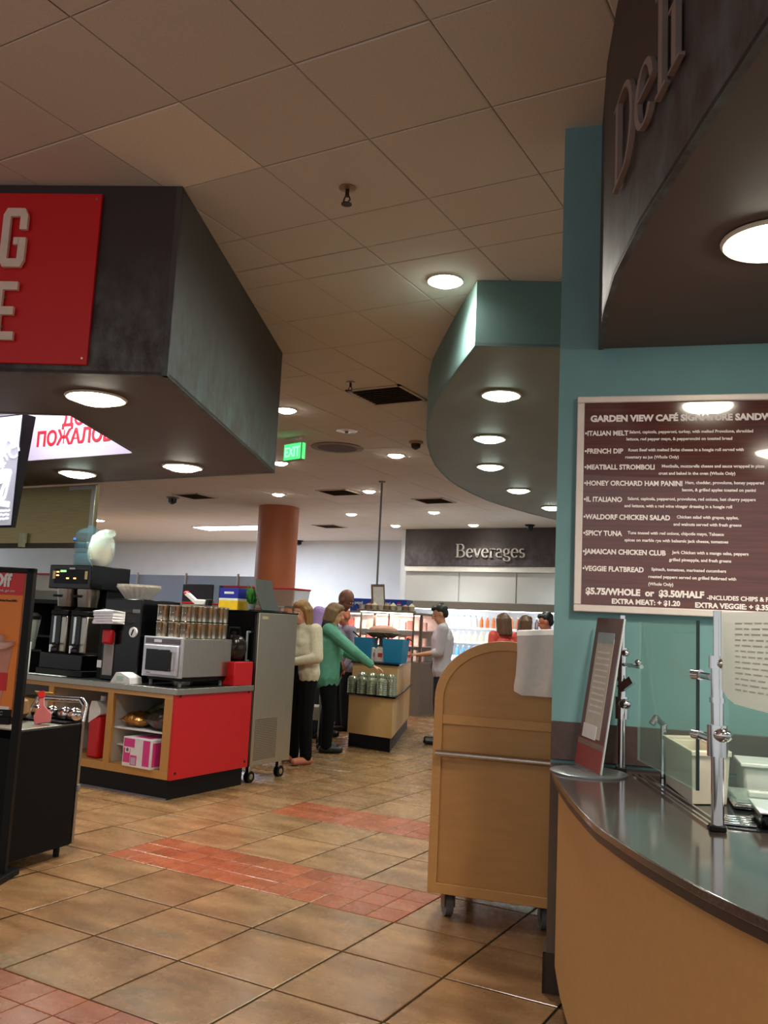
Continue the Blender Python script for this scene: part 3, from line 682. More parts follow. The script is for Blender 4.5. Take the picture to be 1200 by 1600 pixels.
for k in range(5):
    z = .012+k*.022; mb.add([(-.12+r.uniform(-.015,.015),-.05,z),(.11+r.uniform(-.015,.015),-.05,z+.01),(.13,.065,z+r.uniform(0,.03)),(-.10,.065,z+.02),(-.12,-.05,z-.018),(.11,-.05,z-.01),(.13,.065,z-.012),(-.10,.065,z-.01)],[(0,1,2,3),(4,7,6,5),(0,4,5,1),(1,5,6,2),(2,6,7,3),(3,7,4,0)])
mb.build('sheets', white, np_)
ff = thing('filter_stack', 'stack of white fluted paper coffee filters on top of the grinder', 'coffee filters', (-5.61,5.66,ZT+.690))
def fluted(r0, r1, h, n=48, amp=.05, z=0, th=.004):
    mb = MB(); vs = []
    for rr_, zz in ((r0,z+.002),(r1,z+h)):
        for i in range(n):
            k = 1+(amp if i%2 else -amp)*(.3 if rr_ == r0 else 1); a = 2*PI*i/n; vs.append((rr_*k*math.cos(a), rr_*k*math.sin(a), zz))
    for rr_, zz in ((r1-th,z+h),(r0-th,z+.006)):
        for i in range(n):
            k = 1+(amp if i%2 else -amp)*(.3 if rr_ < r1*.9 else 1); a = 2*PI*i/n; vs.append((rr_*k*math.cos(a), rr_*k*math.sin(a), zz))
    fs = [(j*n+i, j*n+(i+1)%n, (j+1)*n+(i+1)%n, (j+1)*n+i) for j in range(3) for i in range(n)]+[tuple(range(n))[::-1], tuple(range(3*n,4*n))]
    return mb.add(vs, fs)
fpaper = mat('filter_paper',(236,230,216),.7)
fluted(.11,.185,.105).build('outer_filter', fpaper, ff)
for k in range(1,4): fluted(.105,.18,.10,z=.008*k).build('filter', fpaper, ff)
# water bottle and bagged cups on the brewer
wbtl = thing('water_bottle', 'large clear blue water bottle standing on the coffee brewer', 'bottle', (-6.33,5.72,ZT+.972))
bluep = clear('bottle_blue',(66,92,112),.06,.22)
MB().lathe([(.12,0),(.135,.02),(.135,.10),(.125,.115),(.135,.13),(.135,.20),(.125,.215),(.135,.23),(.135,.30),(.10,.335),(.035,.36),(.03,.38),(.002,.382)],32).build('bottle', bluep, wbtl)
MB().lathe([(.11,.004),(.124,.025),(.124,.10),(.115,.13),(.002,.132)],28).build('water', clear('water_tint',(50,78,100),.05,.16), wbtl)
MB().bar((-.13,-.06,.24),(-.06,-.13,.245),.02,.02).build('cap', mat('blue_cap',(30,80,190),.4), wbtl)
bc = thing('cup_stack', 'clear plastic bag holding a leaning stack of cream foam bowls on the brewer', 'bowls', (-6.09,5.64,ZT+.972))
bowl = mat('foam_cream',(236,222,200),.6)
for k in range(6): MB().lathe([(.055,.0+k*.021),(.095,.055+k*.021),(.1,.062+k*.021),(.096,.064+k*.021),(.055,.008+k*.021)],26).build('bowl', bowl, bc)
mb = MB(); vs = []; n = 20; r = random.Random(4)
prof = [(.075,.0),(.108,.06),(.113,.12),(.112,.18),(.10,.235),(.085,.265),(.06,.285),(.045,.30),(.03,.315)]
for rr_, z in prof: vs += [((rr_*(1+r.uniform(-.07,.07)))*math.cos(2*PI*i/n)+.05*max(0,z-.2)*1.2, rr_*(1+r.uniform(-.07,.07))*math.sin(2*PI*i/n), z+r.uniform(-.006,.006)+.001) for i in range(n)]
mb.add(vs, [(j*n+i, j*n+(i+1)%n, (j+1)*n+(i+1)%n, (j+1)*n+i) for j in range(len(prof)-1) for i in range(n)]).build('bag', clear('bag_film',(240,242,244),.12,.28), bc)
MB().lathe([(.02,.265),(.055,.285),(.062,.31),(.05,.335),(.002,.34)],14,(.075,0,-.01)).build('bag_knot', MATS['bag_film'], bc)
# microwave with steel canisters
mw = thing('microwave', 'commercial steel microwave oven on the corner of the worktop', 'microwave', (-4.84,5.40,ZT+.002))
bx('case', steel, mw, -.40,0,.02,.62,.075,.385,.006); bx('front_frame', mat('microwave_silver',(196,196,200),.35,.5), mw, -.41,.005,0,.022,.07,.39,.004)
bx('door', mat('door_silver',(206,206,210),.35,.4), mw, -.385,-.02,-.02,0,.085,.325,.008); bx('door_window', blackgloss, mw, -.355,-.10,-.026,-.02,.12,.29,.006)
bx('control_strip', mat('strip_grey',(90,86,86),.35), mw, -.385,-.02,-.008,0,.335,.378,.002); bx('control_labels', white, mw, -.29,-.21,-.010,-.008,.345,.368)
MB().tube([(-.10,-.02,.27),(-.07,-.045,.27),(-.07,-.045,.13),(-.10,-.02,.13)],.008).build('door_handle', dk, mw); bx('badge', grey, mw, -.34,-.30,-.022,-.02,.098,.106)
for x in (-.36,-.05):
    for y in (.06,.56): MB().cyl((x,y,0),(x,y,.075),.014).build('foot', grey, mw)
bx('base_pan', black, mw, -.38,-.02,.04,.60,.045,.075)
canm = mat('canister_steel',(186,178,160),.18,1.0,.05)
cpt = None
def canister(label, x, y, z):
    t = thing('canister', label, 'canister', (x,y,z), 0, 'steel canisters on the microwave')
    MB().lathe([(.058,0),(.062,.004),(.062,.112),(.064,.116),(.060,.120)],22).build('body', canm, t)
    MB().lathe([(.066,.120),(.066,.128),(.05,.132),(.002,.133)],22).build('lid', canm, t)
    MB().box(-.016,.016,-.0605,-.0575,.064,.071).build('label_strip', white, t)
    return t
XS = [-5.165,-5.03,-4.90]; zz = ZT+.388
names = ('left','middle','right')
for lev, ln in ((0,'lower'),(1,'upper')):
    for j in range(4):
        for i in range(3):
            canister('steel canister on the microwave: %s layer, %s row, %s of the row' % (ln, ('front','second','third','back')[j], names[i]), XS[i], 5.52+.135*j, zz+.134*lev)
# small scale, black ball-shaped pot, red box
ws = thing('kitchen_scale', 'small white and green kitchen scale left of the microwave', 'scale', (-5.36,5.35,ZT+.002))
MB().plate([(-.13,0),(.09,0),(.08,.05),(-.02,.085),(-.07,.085)],-.05,.085).build('body', white, ws); bx('screen', mat('pale_green',(170,206,190),.3), ws, -.06,.02,-.054,-.05,.025,.06)
rb_ = thing('red_tray_box', 'small bright red box at the end of the worktop beside the fridge', 'box', (-4.86,5.98,ZT+.002))
bx('box', red, rb_, -.06,.10,.0,.25,0,.20,.006); bx('inside', mat('deep_red',(110,12,18),.5), rb_, -.05,.09,.01,.24,.2,.202)
pot = thing('black_pot', 'round dark shiny kettle behind the red box at the side of the fridge', 'kettle', (-4.91,6.13,ZT+.206))
MB().lathe([(.05,0),(.085,.02),(.115,.09),(.11,.16),(.075,.21),(.03,.222),(.002,.224)],26).build('body', mat('kettle_black',(40,32,30),.2,.3), pot)
MB().cyl((0,0,.224),(0,0,.25),.018).build('lid_knob', black, pot); MB().tube([(0,-.09,.19),(0,-.07,.28),(0,.07,.28),(0,.09,.19)],.008).build('handle', black, pot)
# things at the left end of the counter
bl = thing('blender', 'blender with black lid and clear jar at the left of the brewer, beside the poster', 'blender', (-6.78,5.52,ZT+.002))
bx('base', black, bl, -.09,.09,-.09,.09,.0,.20,.02); MB().lathe([(.05,.20),(.085,.46),(.085,.47),(.08,.47),(.045,.21)],20).build('jar', clear('jar_clear',(200,196,186),.1,.4), bl); MB().lathe([(.088,.47),(.088,.50),(.05,.53),(.002,.53)],20).build('lid', black, bl)
bx('smoothie', mat('olive_food',(110,112,70),.6), bl, -.045,.045,-.045,.045,.215,.33,.01)
wc = thing('white_carton', 'tall white carton with dark dots at the left end of the counter', 'box', (-6.70,5.36,ZT+.002))
bx('carton', white, wc, -.08,.06,-.04,.08,0,.27,.004)
for z in (.06,.13,.21): MB().cyl((-.02,-.0425,z),(-.02,-.04,z),.011,n=12).build('dot', dk, wc)
hd2 = thing('black_rack', 'black shelf unit behind the blender at the left end of the counter', 'rack', (-6.9,5.95,ZT+.002))
bx('upright', black, hd2, -.3,-.27,-.1,.2,0,.62); bx('upright', black, hd2, .27,.3,-.1,.2,0,.62); bx('top_board', black, hd2, -.3,.3,-.12,.2,.62,.66,.004); bx('shelf_board', black, hd2, -.27,.27,-.1,.2,.3,.32)
ls = thing('slip_mat', 'thin white mat on the worktop in front of the coffee brewer', 'mat', (-6.3,5.36,ZT+.002)); bx('sheet', white, ls, -.25,.2,-.03,.03,0,.004)
# behind the counter
pb = thing('prep_table', 'steel prep table behind the coffee machines', 'table', (-6.5,6.3,0))
bx('tabletop', steel, pb, -.45,.94,0,.6,.9,.93,.003)
for x in (-.40,.90):
    for y in (.05,.55): MB().cyl((x,y,0),(x,y,.9),.02).build('leg', steel, pb)
redlid = mat('red_lid',(200,36,40),.4); tubm = clear('tub_clear',(200,176,160),.2,.55)
def cambro(label, loc, sx, sy, h, rz=0):
    t = thing('food_tub', label, 'tub', loc, rz)
    MB().prism([(-sx*.46,-sy*.46),(sx*.46,-sy*.46),(sx*.46,sy*.46),(-sx*.46,sy*.46)],0,.008).build('bottom', tubm, t)
    mb = MB()
    for a, b in (((-1,-1),(1,-1)),((1,-1),(1,1)),((1,1),(-1,1)),((-1,1),(-1,-1))):
        mb.add([(a[0]*sx*.46,a[1]*sy*.46,0),(b[0]*sx*.46,b[1]*sy*.46,0),(b[0]*sx*.5,b[1]*sy*.5,h),(a[0]*sx*.5,a[1]*sy*.5,h)],[(0,1,2,3)])
    mb.build('walls', tubm, t, 0, False)
    bx('lid', redlid, t, -sx*.52,sx*.52,-sy*.52,sy*.52,h,h+.018,.004)
    return t
cambro('tall clear food tub with red lid beside the grinder, holding a white bag', (-5.98,6.55,.932), .20,.3,.44)
sg_ = thing('sugar_sack', 'white bag with red mark inside the red lidded tub behind the microwave', 'bag', (-5.98,6.55,.942)); MB().lathe([(.03,0),(.07,.05),(.075,.2),(.04,.3),(.004,.31)],12).build('sack', white, sg_); bx('mark', red, sg_, .0,.05,-.085,-.07,.1,.16)
cambro('large clear food tub with flat red lid directly behind the steel canisters', (-5.70,6.62,.932), .28,.3,.60)
cl_ = thing('gray_clipboard', 'grey flat panel standing behind the red tub, left of the canisters', 'panel', (-5.98,6.85,.932)); MB().add([(-.12,0,0),(.14,0,0),(.16,.05,.64),(-.14,.05,.64),(-.12,.02,0),(.14,.02,0),(.16,.07,.64),(-.14,.07,.64)],[(0,1,2,3),(4,7,6,5),(0,4,5,1),(1,5,6,2),(2,6,7,3),(3,7,4,0)]).build('board', mat('panel_grey',(96,100,98),.5), cl_)
mach = thing('slush_machine', 'red and yellow drink bag box between grinder and red tub', 'box', (-6.20,6.42,.932)); bx('body', red, mach, -.07,.07,0,.2,0,.62,.02); MB().cyl((.0,-.004,.48),(0,0,.48),.05).build('yellow_mark', mat('yellow_ink',(236,170,40),.5), mach)
yb = thing('blue_yellow_tub', 'blue and yellow carton standing on the steel cabinet beside the plant', 'box', (-5.24,6.50,1.491)); bx('lower_half', mat('carton_yellow',(236,190,40),.5), yb, -.11,.11,-.08,.08,0,.085); bx('white_band', white, yb, -.11,.11,-.08,.08,.085,.105); bx('upper_half', mat('carton_blue',(40,44,150),.5), yb, -.11,.11,-.08,.08,.105,.20,.003); bx('print', white, yb, -.05,.06,-.082,-.08,.145,.165)
gl = thing('green_plant', 'small green leafy plant beside the blue and yellow carton', 'plant', (-5.05,6.52,1.491)); lf = mat('leaf_green',(60,130,50),.5,0,.2,30)
r = random.Random(2)
for k in range(14):
    a = r.uniform(0,2*PI); h = r.uniform(.12,.25); q = Vector((.06*math.cos(a),.06*math.sin(a),h)); sd = Vector((-math.sin(a),math.cos(a),0))*.03
    MB().add([(0,0,.05),tuple(q*.55+sd),tuple(q),tuple(q*.55-sd)],[(0,1,2,3)]).build('leaf', lf, gl)
MB().lathe([(.035,0),(.045,.05),(.045,.06),(.002,.06)],14).build('pot', grey, gl)
wp = thing('label_gun', 'grey and white tool with red tip lying on the canisters', 'tool', (-4.99,5.72,ZT+.66)); bx('body', mat('tool_grey',(190,186,176),.4), wp, -.02,.10,-.03,.03,0,.05,.01); MB().bar((-.02,0,.03),(-.13,0,.10),.035,.03).build('arm', MATS['tool_grey'], wp); MB().sph((-.13,0,.10),(.03,.02,.02),12,7).build('tip', redlid, wp)
bx('grip', black, wp, .10,.14,-.025,.025,.0,.055,.008)
# steel fridge on casters with a tilted panel
fg = thing('steel_fridge', 'tall brushed steel cabinet on casters with a vent grille at the counter end', 'fridge', (-4.78,6.29,0))
fst = mat('fridge_steel',(196,188,170),.36,1.0,.10,4,stretch=(1,70,1))
bx('side_panel', fst, fg, -.03,0,.015,.60,.15,1.475,.004); bx('front_door', blackgloss, fg, -.72,-.03,0,.03,.15,1.475,.004); bx('cabinet', fst, fg, -.72,-.03,.03,.60,.15,1.475)
bx('top_cap', blackgloss, fg, -.73,.002,-.005,.605,1.475,1.49,.003)
MB().tube([(-.08,-.002,1.3),(-.08,-.04,1.3),(-.08,-.04,1.05),(-.08,-.002,1.05)],.01).build('door_handle', grey, fg)
bx('grille_backing', mat('grille_dark',(40,36,30),.6), fg, .0005,.002,.06,.37,.19,.545)
mb = MB()
for i in range(24): mb.box(.002,.005,.06,.37,.19+.355*i/24,.19+.355*i/24+.008)
for i in range(16): mb.box(.002,.0055,.06+.31*i/15-.003,.06+.31*i/15+.003,.19,.545)
stuff(mb.build('grille', fst, fg)); bx('badge', mat('badge_pale',(190,180,150),.4), fg, .0005,.003,.05,.14,1.42,1.445)
for x, y in ((-.06,.08),(-.06,.52),(-.66,.08),(-.66,.52)):
    k = bx('caster_fork', chrome, fg, x-.02,x+.02,y-.022,y+.022,.075,.15,.004)
    MB().cyl((x-.022,y+.01,.05),(x+.022,y+.01,.05),.05,n=20).build('caster_wheel', black, k); MB().cyl((x-.024,y+.01,.05),(x+.024,y+.01,.05),.025,n=14).build('wheel_hub', chrome, k)
tp = thing('tilted_panel', 'thin grey curved panel leaning on top of the steel cabinet', 'panel', (-4.80,6.29,1.491))
mb = MB(); vs = []
for j in range(9):
    t_ = j/8; z = .27*(1-t_)+.008; y0 = .0+.10*t_**2; x_ = -.02-.02*(1-t_)
    vs += [(x_, y0+.0,z),(x_, y0+.245+.02*t_,z)]
for j in range(9):
    t_ = j/8; z = .27*(1-t_)+.008; y0 = .0+.10*t_**2; x_ = -.035-.02*(1-t_)
    vs += [(x_, y0+.0,z),(x_, y0+.245+.02*t_,z)]
fs = [(2*j,2*j+1,2*j+3,2*j+2) for j in range(8)]+[(18+2*j,18+2*j+2,18+2*j+3,18+2*j+1) for j in range(8)]+[(2*j,2*j+2,20+2*j,18+2*j) for j in range(8)]+[(2*j+1,19+2*j,21+2*j,2*j+3) for j in range(8)]+[(0,18,19,1),(16,17,35,34)]
mb.add(vs, fs).build('sheet', mat('sheet_grey',(100,104,102),.45), tp); bx('base_plate', black, tp, -.14,.015,.06,.44,0,.008,.002)
# rack with red-lidded tubs behind the fridge
rk = thing('wire_rack', 'steel rack behind the steel cabinet holding red lidded tubs', 'rack', (-5.90,7.83,0))
for x in (-.46,.36):
    for y in (-.14,.2): MB().cyl((x,y,0),(x,y,1.56),.014,n=8).build('post', steel, rk)
for z in (.3,.9,1.55): bx('shelf', steel, rk, -.48,.40,-.16,.22,z,z+.02,.003)
cambro('clear food tub with red rim on the rack, partly behind the tilted panel', (-6.13,7.83,1.571), .40,.32,.18)
cambro('clear food tub with red lid at the rack end, above the blonde woman', (-5.65,7.83,1.571), .50,.32,.175)
# counter-top shelf box above the poster
t = cambro('red lidded beige tub seen above the poster stand at the far left', (-7.45,6.3,1.60), .5,.3,.16)
hw = thing('wall_cabinet', 'grey cabinet behind the poster stand at the far left', 'cabinet', (-7.45,6.3,0)); bx('body', mat('cabinet_grey',(110,104,98),.5), hw, -.5,.42,-.2,.3,.0,1.598,.004)
for x in (-.04,): bx('door_gap', black, hw, x-.003,x+.003,-.203,-.2,.1,1.58)
# ---------------------------------------------------------------- poster stand and black cart
ps = thing('poster_stand', 'black floor poster stand advertising a frothy iced drink on orange', 'sign stand', (-4.005,3.262,0), math.atan2(.447,.894))
bx('right_post', black, ps, -.042,0,-.02,.02,.03,1.625,.004); bx('left_post', black, ps, -.80,-.745,-.02,.02,.03,1.625,.004)
bx('top_rail', black, ps, -.80,0,-.02,.02,1.595,1.625,.004); bx('bottom_rail', black, ps, -.745,-.055,-.02,.02,.79,.83,.004)
for x0, x1 in ((-.075,.02),(-.82,-.725)): bx('foot', black, ps, x0,x1,-.30,.12,0,.035,.006)
bx('poster', mat('poster_orange',(232,132,40),.45,0,.05,3), ps, -.745,-.055,-.006,.012,.83,1.595)
bx('header_band', mat('poster_red',(204,24,30),.4), ps, -.745,-.055,-.009,-.006,1.475,1.595)
text('header_text', '½ Off', .095, white, ps, (-.13,-.012,1.522), bold=.004, align='RIGHT', sx=.8); text('header_text', 'Buy one drink, get one', .018, white, ps, (-.10,-.012,1.492), align='RIGHT')
text('fine_print', 'New & Exclusive from EPIC', .014, dk, ps, (-.085,-.011,1.44), align='RIGHT', bold=.0006)
def drink(cx, z0, k, top, mid, m1):
    MB().plate([(cx-.10*k,z0),(cx+.10*k,z0),(cx+.145*k,z0+.34*k),(cx-.145*k,z0+.34*k)],-.0085,-.006).build('printed_cup', m1, ps)
    mb = MB(); r = random.Random(int(cx*99))
    for q in range(12):
        a = r.uniform(0,PI); rr_ = .05*k; mb.cyl((cx+.11*k*math.cos(a),-.0105-.0002*q,z0+.34*k+.10*k*math.sin(a)*r.random()),(cx+.11*k*math.cos(a),-.0085,z0+.34*k+.09*k*math.sin(a)*r.random()),rr_,n=12)
    mb.build('printed_cream', top, ps)
    bx('printed_label', MATS['poster_red'], ps, cx-.13*k,cx+.13*k,-.0095,-.0085,z0+.1*k,z0+.2*k); text('printed_name', 'EPIC', .07*k, mat('print_brown',(90,60,50),.5), ps, (cx,-.0105,z0+.125*k), align='CENTER', bold=.002)
drink(-.30,1.10,.62, mat('print_pink',(232,184,188),.6), None, mat('print_green',(132,150,92),.5))
drink(-.22,.87,.95, mat('print_choc',(214,176,168),.6), None, mat('print_latte',(196,136,116),.5))
bx('white_line', white, ps, -.745,-.07,-.0095,-.006,.868,.884); bx('black_band', black, ps, -.745,-.055,-.009,-.006,.83,.868); text('brand_text', 'EPIC', .028, grey, ps, (-.10,-.0115,.838), align='RIGHT', bold=.001)
ct = thing('black_cart', 'black sided utility cart with steel corner rails beside the poster stand', 'cart', (-4.125,3.80,0), math.atan2(-.12,.993) )
# local +y runs back along the face towards the corner, local x outward
ct.rotation_euler = (0,0,math.atan2(.12,.993))
cbk = mat('cart_black',(7,8,8),.6,spec=.2)
bx('side_panel', cbk, ct, -.02,.0,-.50,-.02,.065,.745,.003); bx('end_panel', cbk, ct, -.62,-.02,-.03,0,.065,.745,.003); bx('body', cbk, ct, -.6,-.02,-.49,-.03,.10,.70)
MB().tube([(-.012,.008,.065),(-.012,.008,.76)],.012,10).build('corner_rail', steel, ct); bx('rail_clip', grey, ct, -.025,.005,-.002,.022,.36,.40,.003)
bx('top_tray', steel, ct, -.6,-.01,-.49,-.01,.745,.755,.003)
for x, y in ((-.06,-.06),(-.06,-.44),(-.55,-.06),(-.55,-.44)):
    MB().cyl((x,y,0),(x,y,.10),.018).build('leg', black, ct)
hr = thing('chrome_tray_rack', 'chrome tray rack with handles on top of the black cart', 'rack', (-4.19,3.70,.757), math.atan2(.12,.993))
MB().tube([(-.35,.13,.05),(-.33,.15,.11),(.0,.15,.12),(.05,.13,.09),(.06,.10,.0)],.018,12).build('rail', chrome, hr); MB().tube([(-.3,.10,.045),(.02,.10,.045)],.006).build('rail', chrome, hr)
for x in (-.22,-.12,-.02,.05): MB().sph((x,.04,.045),(.045,.05,.042),14,8).build('dish', chrome, hr)
bx('bracket', black, hr, -.06,-.03,.0,.06,0,.07,.006); bx('base', black, hr, -.34,.07,-.06,.12,0,.012,.004)
sp = thing('pink_scoop', 'flat pink plastic scraper standing in front of the chrome tray rack', 'scraper', (-4.20,3.57,.759), .6)
pkm = mat('scoop_pink',(196,112,112),.35)
MB(Matrix.Rotation(-.25,4,'X')@Matrix.Rotation(-.18,4,'Y')).plate([(-.045,0),(.045,.0),(.05,.05),(.012,.10),(.012,.17),(-.018,.17),(-.016,.10),(-.05,.05)],-.006,.006).build('blade', pkm, sp, .003)
MB(Matrix.Rotation(-.25,4,'X')@Matrix.Rotation(-.18,4,'Y')).box(-.02,.014,-.009,.009,.15,.185).build('tip', redlid, sp)
bag = thing('brown_bag', 'tan paper parcel on the cart behind the poster stand', 'parcel', (-4.5,3.55,.757)); MB().lathe([(.10,0),(.13,.04),(.12,.11),(.05,.15),(.004,.155)],14).build('parcel', mat('kraft',(140,98,60),.7,0,.15,10), bag)
# ---------------------------------------------------------------- tall wooden cart in front of the deli wall
tw = thing('tray_cart', 'tall maple cart with an arched top, steel rail and grey casters behind the teal wall', 'cart', (-1.97,4.094,0), math.atan2(.2,.98))
cm = mat('cart_maple', (184,134,76), .42, 0, .06, 5, stretch=(1.2,1,6)); cmf = mat('cart_frame_maple', (194,142,82), .4, 0, .05, 7, stretch=(3,1,8))
def arch(x0, x1, z0, zs, zt, n=28):
    c = (x0+x1)/2; a = (x1-x0)/2
    return [(x0,z0),(x1,z0)]+[(c+a*math.cos(PI*i/n), zs+(zt-zs)*math.sin(PI*i/n)) for i in range(n+1)]
outer = arch(0,.72,.125,1.06,1.36); inn = arch(.045,.675,.175,1.055,1.312)
MB().plate(outer, 0, .025).build('front_panel', cm, tw)
mb = MB(); n = len(outer); vs = [(p[0],-.013,p[1]) for p in outer]+[(p[0],-.013,p[1]) for p in inn]+[(p[0],-.0005,p[1]) for p in outer]+[(p[0],-.0005,p[1]) for p in inn]
mb.add(vs, [q for i in range(n) for q in ((i,(i+1)%n,n+(i+1)%n,n+i),(2*n+i,3*n+i,3*n+(i+1)%n,2*n+(i+1)%n),(i,2*n+i,2*n+(i+1)%n,(i+1)%n),(n+i,n+(i+1)%n,3*n+(i+1)%n,3*n+i))]).build('edge_frame', cmf, tw, .003)
bx('cross_rail', cmf, tw, .045,.675,-.013,-.0005,.936,.982,.003)
MB().plate(outer, .58, .605).build('back_panel', cm, tw)
for x0 in (0,.695): bx('side_panel', cm, tw, x0,x0+.025,.025,.58,.125,.36)
for x0 in (0.004,.691): bx('corner_strip', cmf, tw, x0,x0+.025,.026,.06,.36,1.06)
for z in (.13,.36,.66,.96): bx('shelf', cm, tw, .026,.694,.026,.579,z,z+.02)
MB().cyl((.028,-.055,.797),(.70,-.055,.797),.016,n=14).build('hand_rail', steel, tw)
for x in (.12,.60): MB().bar((x,-.05,.797),(x,-.012,.797),.02,.02).build('rail_bracket', steel, tw)
for x, y, a in ((.088,.075,.5),(.56,.085,.3),(.10,.53,.2),(.62,.53,.4)):
    k = MB(Matrix.Translation((x,y,0))@Matrix.Rotation(a,4,'Z')).box(-.028,-.022,-.03,.035,.05,.115).box(.022,.028,-.03,.035,.05,.115).box(-.035,.035,-.035,.035,.115,.125).build('caster_fork', mat('caster_grey',(120,116,110),.4,.7), tw)
    MB(Matrix.Translation((x,y,0))@Matrix.Rotation(a,4,'Z')).cyl((-.018,.015,.056),(.018,.015,.056),.056,n=24).build('caster_wheel', mat('tyre_grey',(92,90,90),.6), k)
cloth = thing('white_towel', 'thick white towel draped over the arched top of the maple cart', 'towel', (-1.97,4.094,0), math.atan2(.2,.98))
mb = MB(); vs = []; nx = 14; prof = [(.06,1.20),(.06,1.34),(.055,1.40),(.02,1.418),(-.03,1.412),(-.052,1.39),(-.056,1.30),(-.058,1.20),(-.06,1.13),(-.05,1.105)]
for th_ in (0,.02):
    for i in range(nx+1):
        x = .41+.27*i/nx
        for j, (y,z) in enumerate(prof):
            edge = 0 if 0 < i < nx else .012
            vs.append((x+.006*math.sin(j*1.3), y+(th_ if y < 0 else -th_)*.9+.008*math.sin(i*.9+j*.4), z-th_*.8*(1 if z > 1.3 else 0)+.012*(x-.41)/.16*(z > 1.25)+(.018*max(0,1-min(i,nx-i)/2) if j >= 8 else 0)))
P = len(prof); K = (nx+1)*P
fs = []
for o_ in (0,K):
    for i in range(nx):
        for j in range(P-1): fs.append((o_+i*P+j,o_+i*P+j+1,o_+(i+1)*P+j+1,o_+(i+1)*P+j))
for j in range(P-1): fs += [(j,j+1,K+j+1,K+j),(nx*P+j,nx*P+j+1,K+nx*P+j+1,K+nx*P+j)]
for i in range(nx): fs += [(i*P,(i+1)*P,K+(i+1)*P,K+i*P),(i*P+P-1,(i+1)*P+P-1,K+(i+1)*P+P-1,K+i*P+P-1)]
mb.add(vs, fs).build('cloth', mat('towel_white',(238,230,224),.8,0,.04,40), cloth)
# ---------------------------------------------------------------- deli counter (local x along the wall, -y towards the viewer)
def wthing(name, label, cat, group=None): return thing(name, label, cat, (P0.x,P0.y,0), WA, group)
bx('wainscot', mat('wainscot_brown',(98,80,64),.5,0,.08,20), wd, 0,.5,-.008,-.0005,.15,.888)
edge = [(.003,-.016),(.006,-.10),(.023,-.236),(.043,-.39),(.07,-.549),(.103,-.73),(.14,-.906),(.17,-1.04),(.203,-1.175),(.254,-1.32),(.314,-1.474),(.379,-1.613),(.435,-1.729),(.487,-1.821),(.534,-1.896),(.62,-2.0),(.76,-2.12),(.95,-2.23),(1.25,-2.33),(1.7,-2.38)]
def inset(pts, d):
    out = []
    for i in range(len(pts)):
        a = Vector(pts[max(i-1,0)]); b = Vector(pts[min(i+1,len(pts)-1)]); t = (b-a).normalized(); out.append((pts[i][0]-t.y*d, pts[i][1]+t.x*d))
    return out
dcn = wthing('deli_counter', 'curved sandwich counter with a tan front and a dark speckled top against the teal wall', 'counter')
stonet = mat('speckled_dark_top', (66,56,52), .16, 0, .35, 120, coat=.6, coatr=.1)
full = edge+[(3.4,-2.38),(3.4,-.016)]
MB().prism(full, .868, .89).build('countertop', stonet, dcn, .003)
MB().prism(inset(edge,.006)+[(3.4,-2.37),(3.4,-.018)], .845, .8685).build('top_edge', mat('edge_dark',(56,44,38),.35), dcn)
MB().ribbon(inset(edge[1:],.034), .135, .846, .02).build('front_panel', mat('counter_tan',(184,138,84),.45,0,.04,40), dcn)
MB().ribbon(inset(edge[1:],.10), 0, .135, .02).build('toe_kick', mat('dark_base', (52,36,30), .5), dcn)
# menu board
mn = thing('menu_board', 'large framed brown sandwich menu board on the teal wall under the Deli canopy', 'menu board', (P0.x,P0.y,0), WA)
silver = mat('frame_silver', (224,210,202), .38, .15, .04)
bx('panel', mat('menu_brown',(92,48,42),.12,0,.25,3,coat=.8,stretch=(1,1,30),coatr=.02), mn, .095,1.66,-.022,-.001,1.515,2.40)
for nm, a in (('frame_top',(.080,1.675,-.034,-.001,2.384,2.412)),('frame_bottom',(.080,1.675,-.034,-.001,1.503,1.532)),('frame_side',(.080,.110,-.034,-.001,1.532,2.384)),('frame_side',(1.645,1.675,-.034,-.001,1.532,2.384))): bx(nm, silver, mn, *a, .004)
ink = mat('menu_ink',(244,232,226),.5); zk = lambda py: 2.408-(py-625)*.902/330
text('menu_heading', 'GARDEN VIEW CAFÉ SIGNATURE SANDWICHES', .037, ink, mn, (.135,-.0235,zk(663)), bold=.0018, sx=1.02, ext=.0006)
items = [(683,'•ITALIAN MELT',['Salami, capicola, pepperoni, turkey, with melted Provolone, shredded','lettuce, red pepper mayo, & pepperoncini on toasted bread'],.182),
 (711,'•FRENCH DIP',['Roast Beef with melted Swiss cheese in a hoagie roll served with','rosemary au jus (Whole Only)'],.178),
 (736,'•MEATBALL STROMBOLI',['Meatballs, mozzarella cheese and sauce wrapped in pizza','crust and baked in the oven (Whole Only)'],.312),
 (761,'•HONEY ORCHARD HAM PANINI',['Ham, cheddar, provolone, honey peppered','bacon, & grilled apples toasted on panini'],.404),
 (786,'•IL ITALIANO',['Salami, capicola, pepperoni, provolone, red onions, hot cherry peppers','and lettuce, with a red wine vinegar dressing in a hoagie roll'],.178),
 (813,'•WALDORF CHICKEN SALAD',['Chicken salad with grapes, apples,','and walnuts served with fresh greens'],.372),
 (838,'•SPICY TUNA',['Tuna tossed with red onions, chipotle mayo, Tabasco','spices on marble rye with balsamic jack cheese, tomatoes'],.180),
 (866,'•JAMAICAN CHICKEN CLUB',['Jerk Chicken with a mango salsa, peppers','grilled pineapple, and fresh greens'],.356),
 (892,'•VEGGIE FLATBREAD',['Spinach, tomatoes, marinated cucumbers','roasted peppers served on grilled flatbread with','(Whole Only)'],.275)]
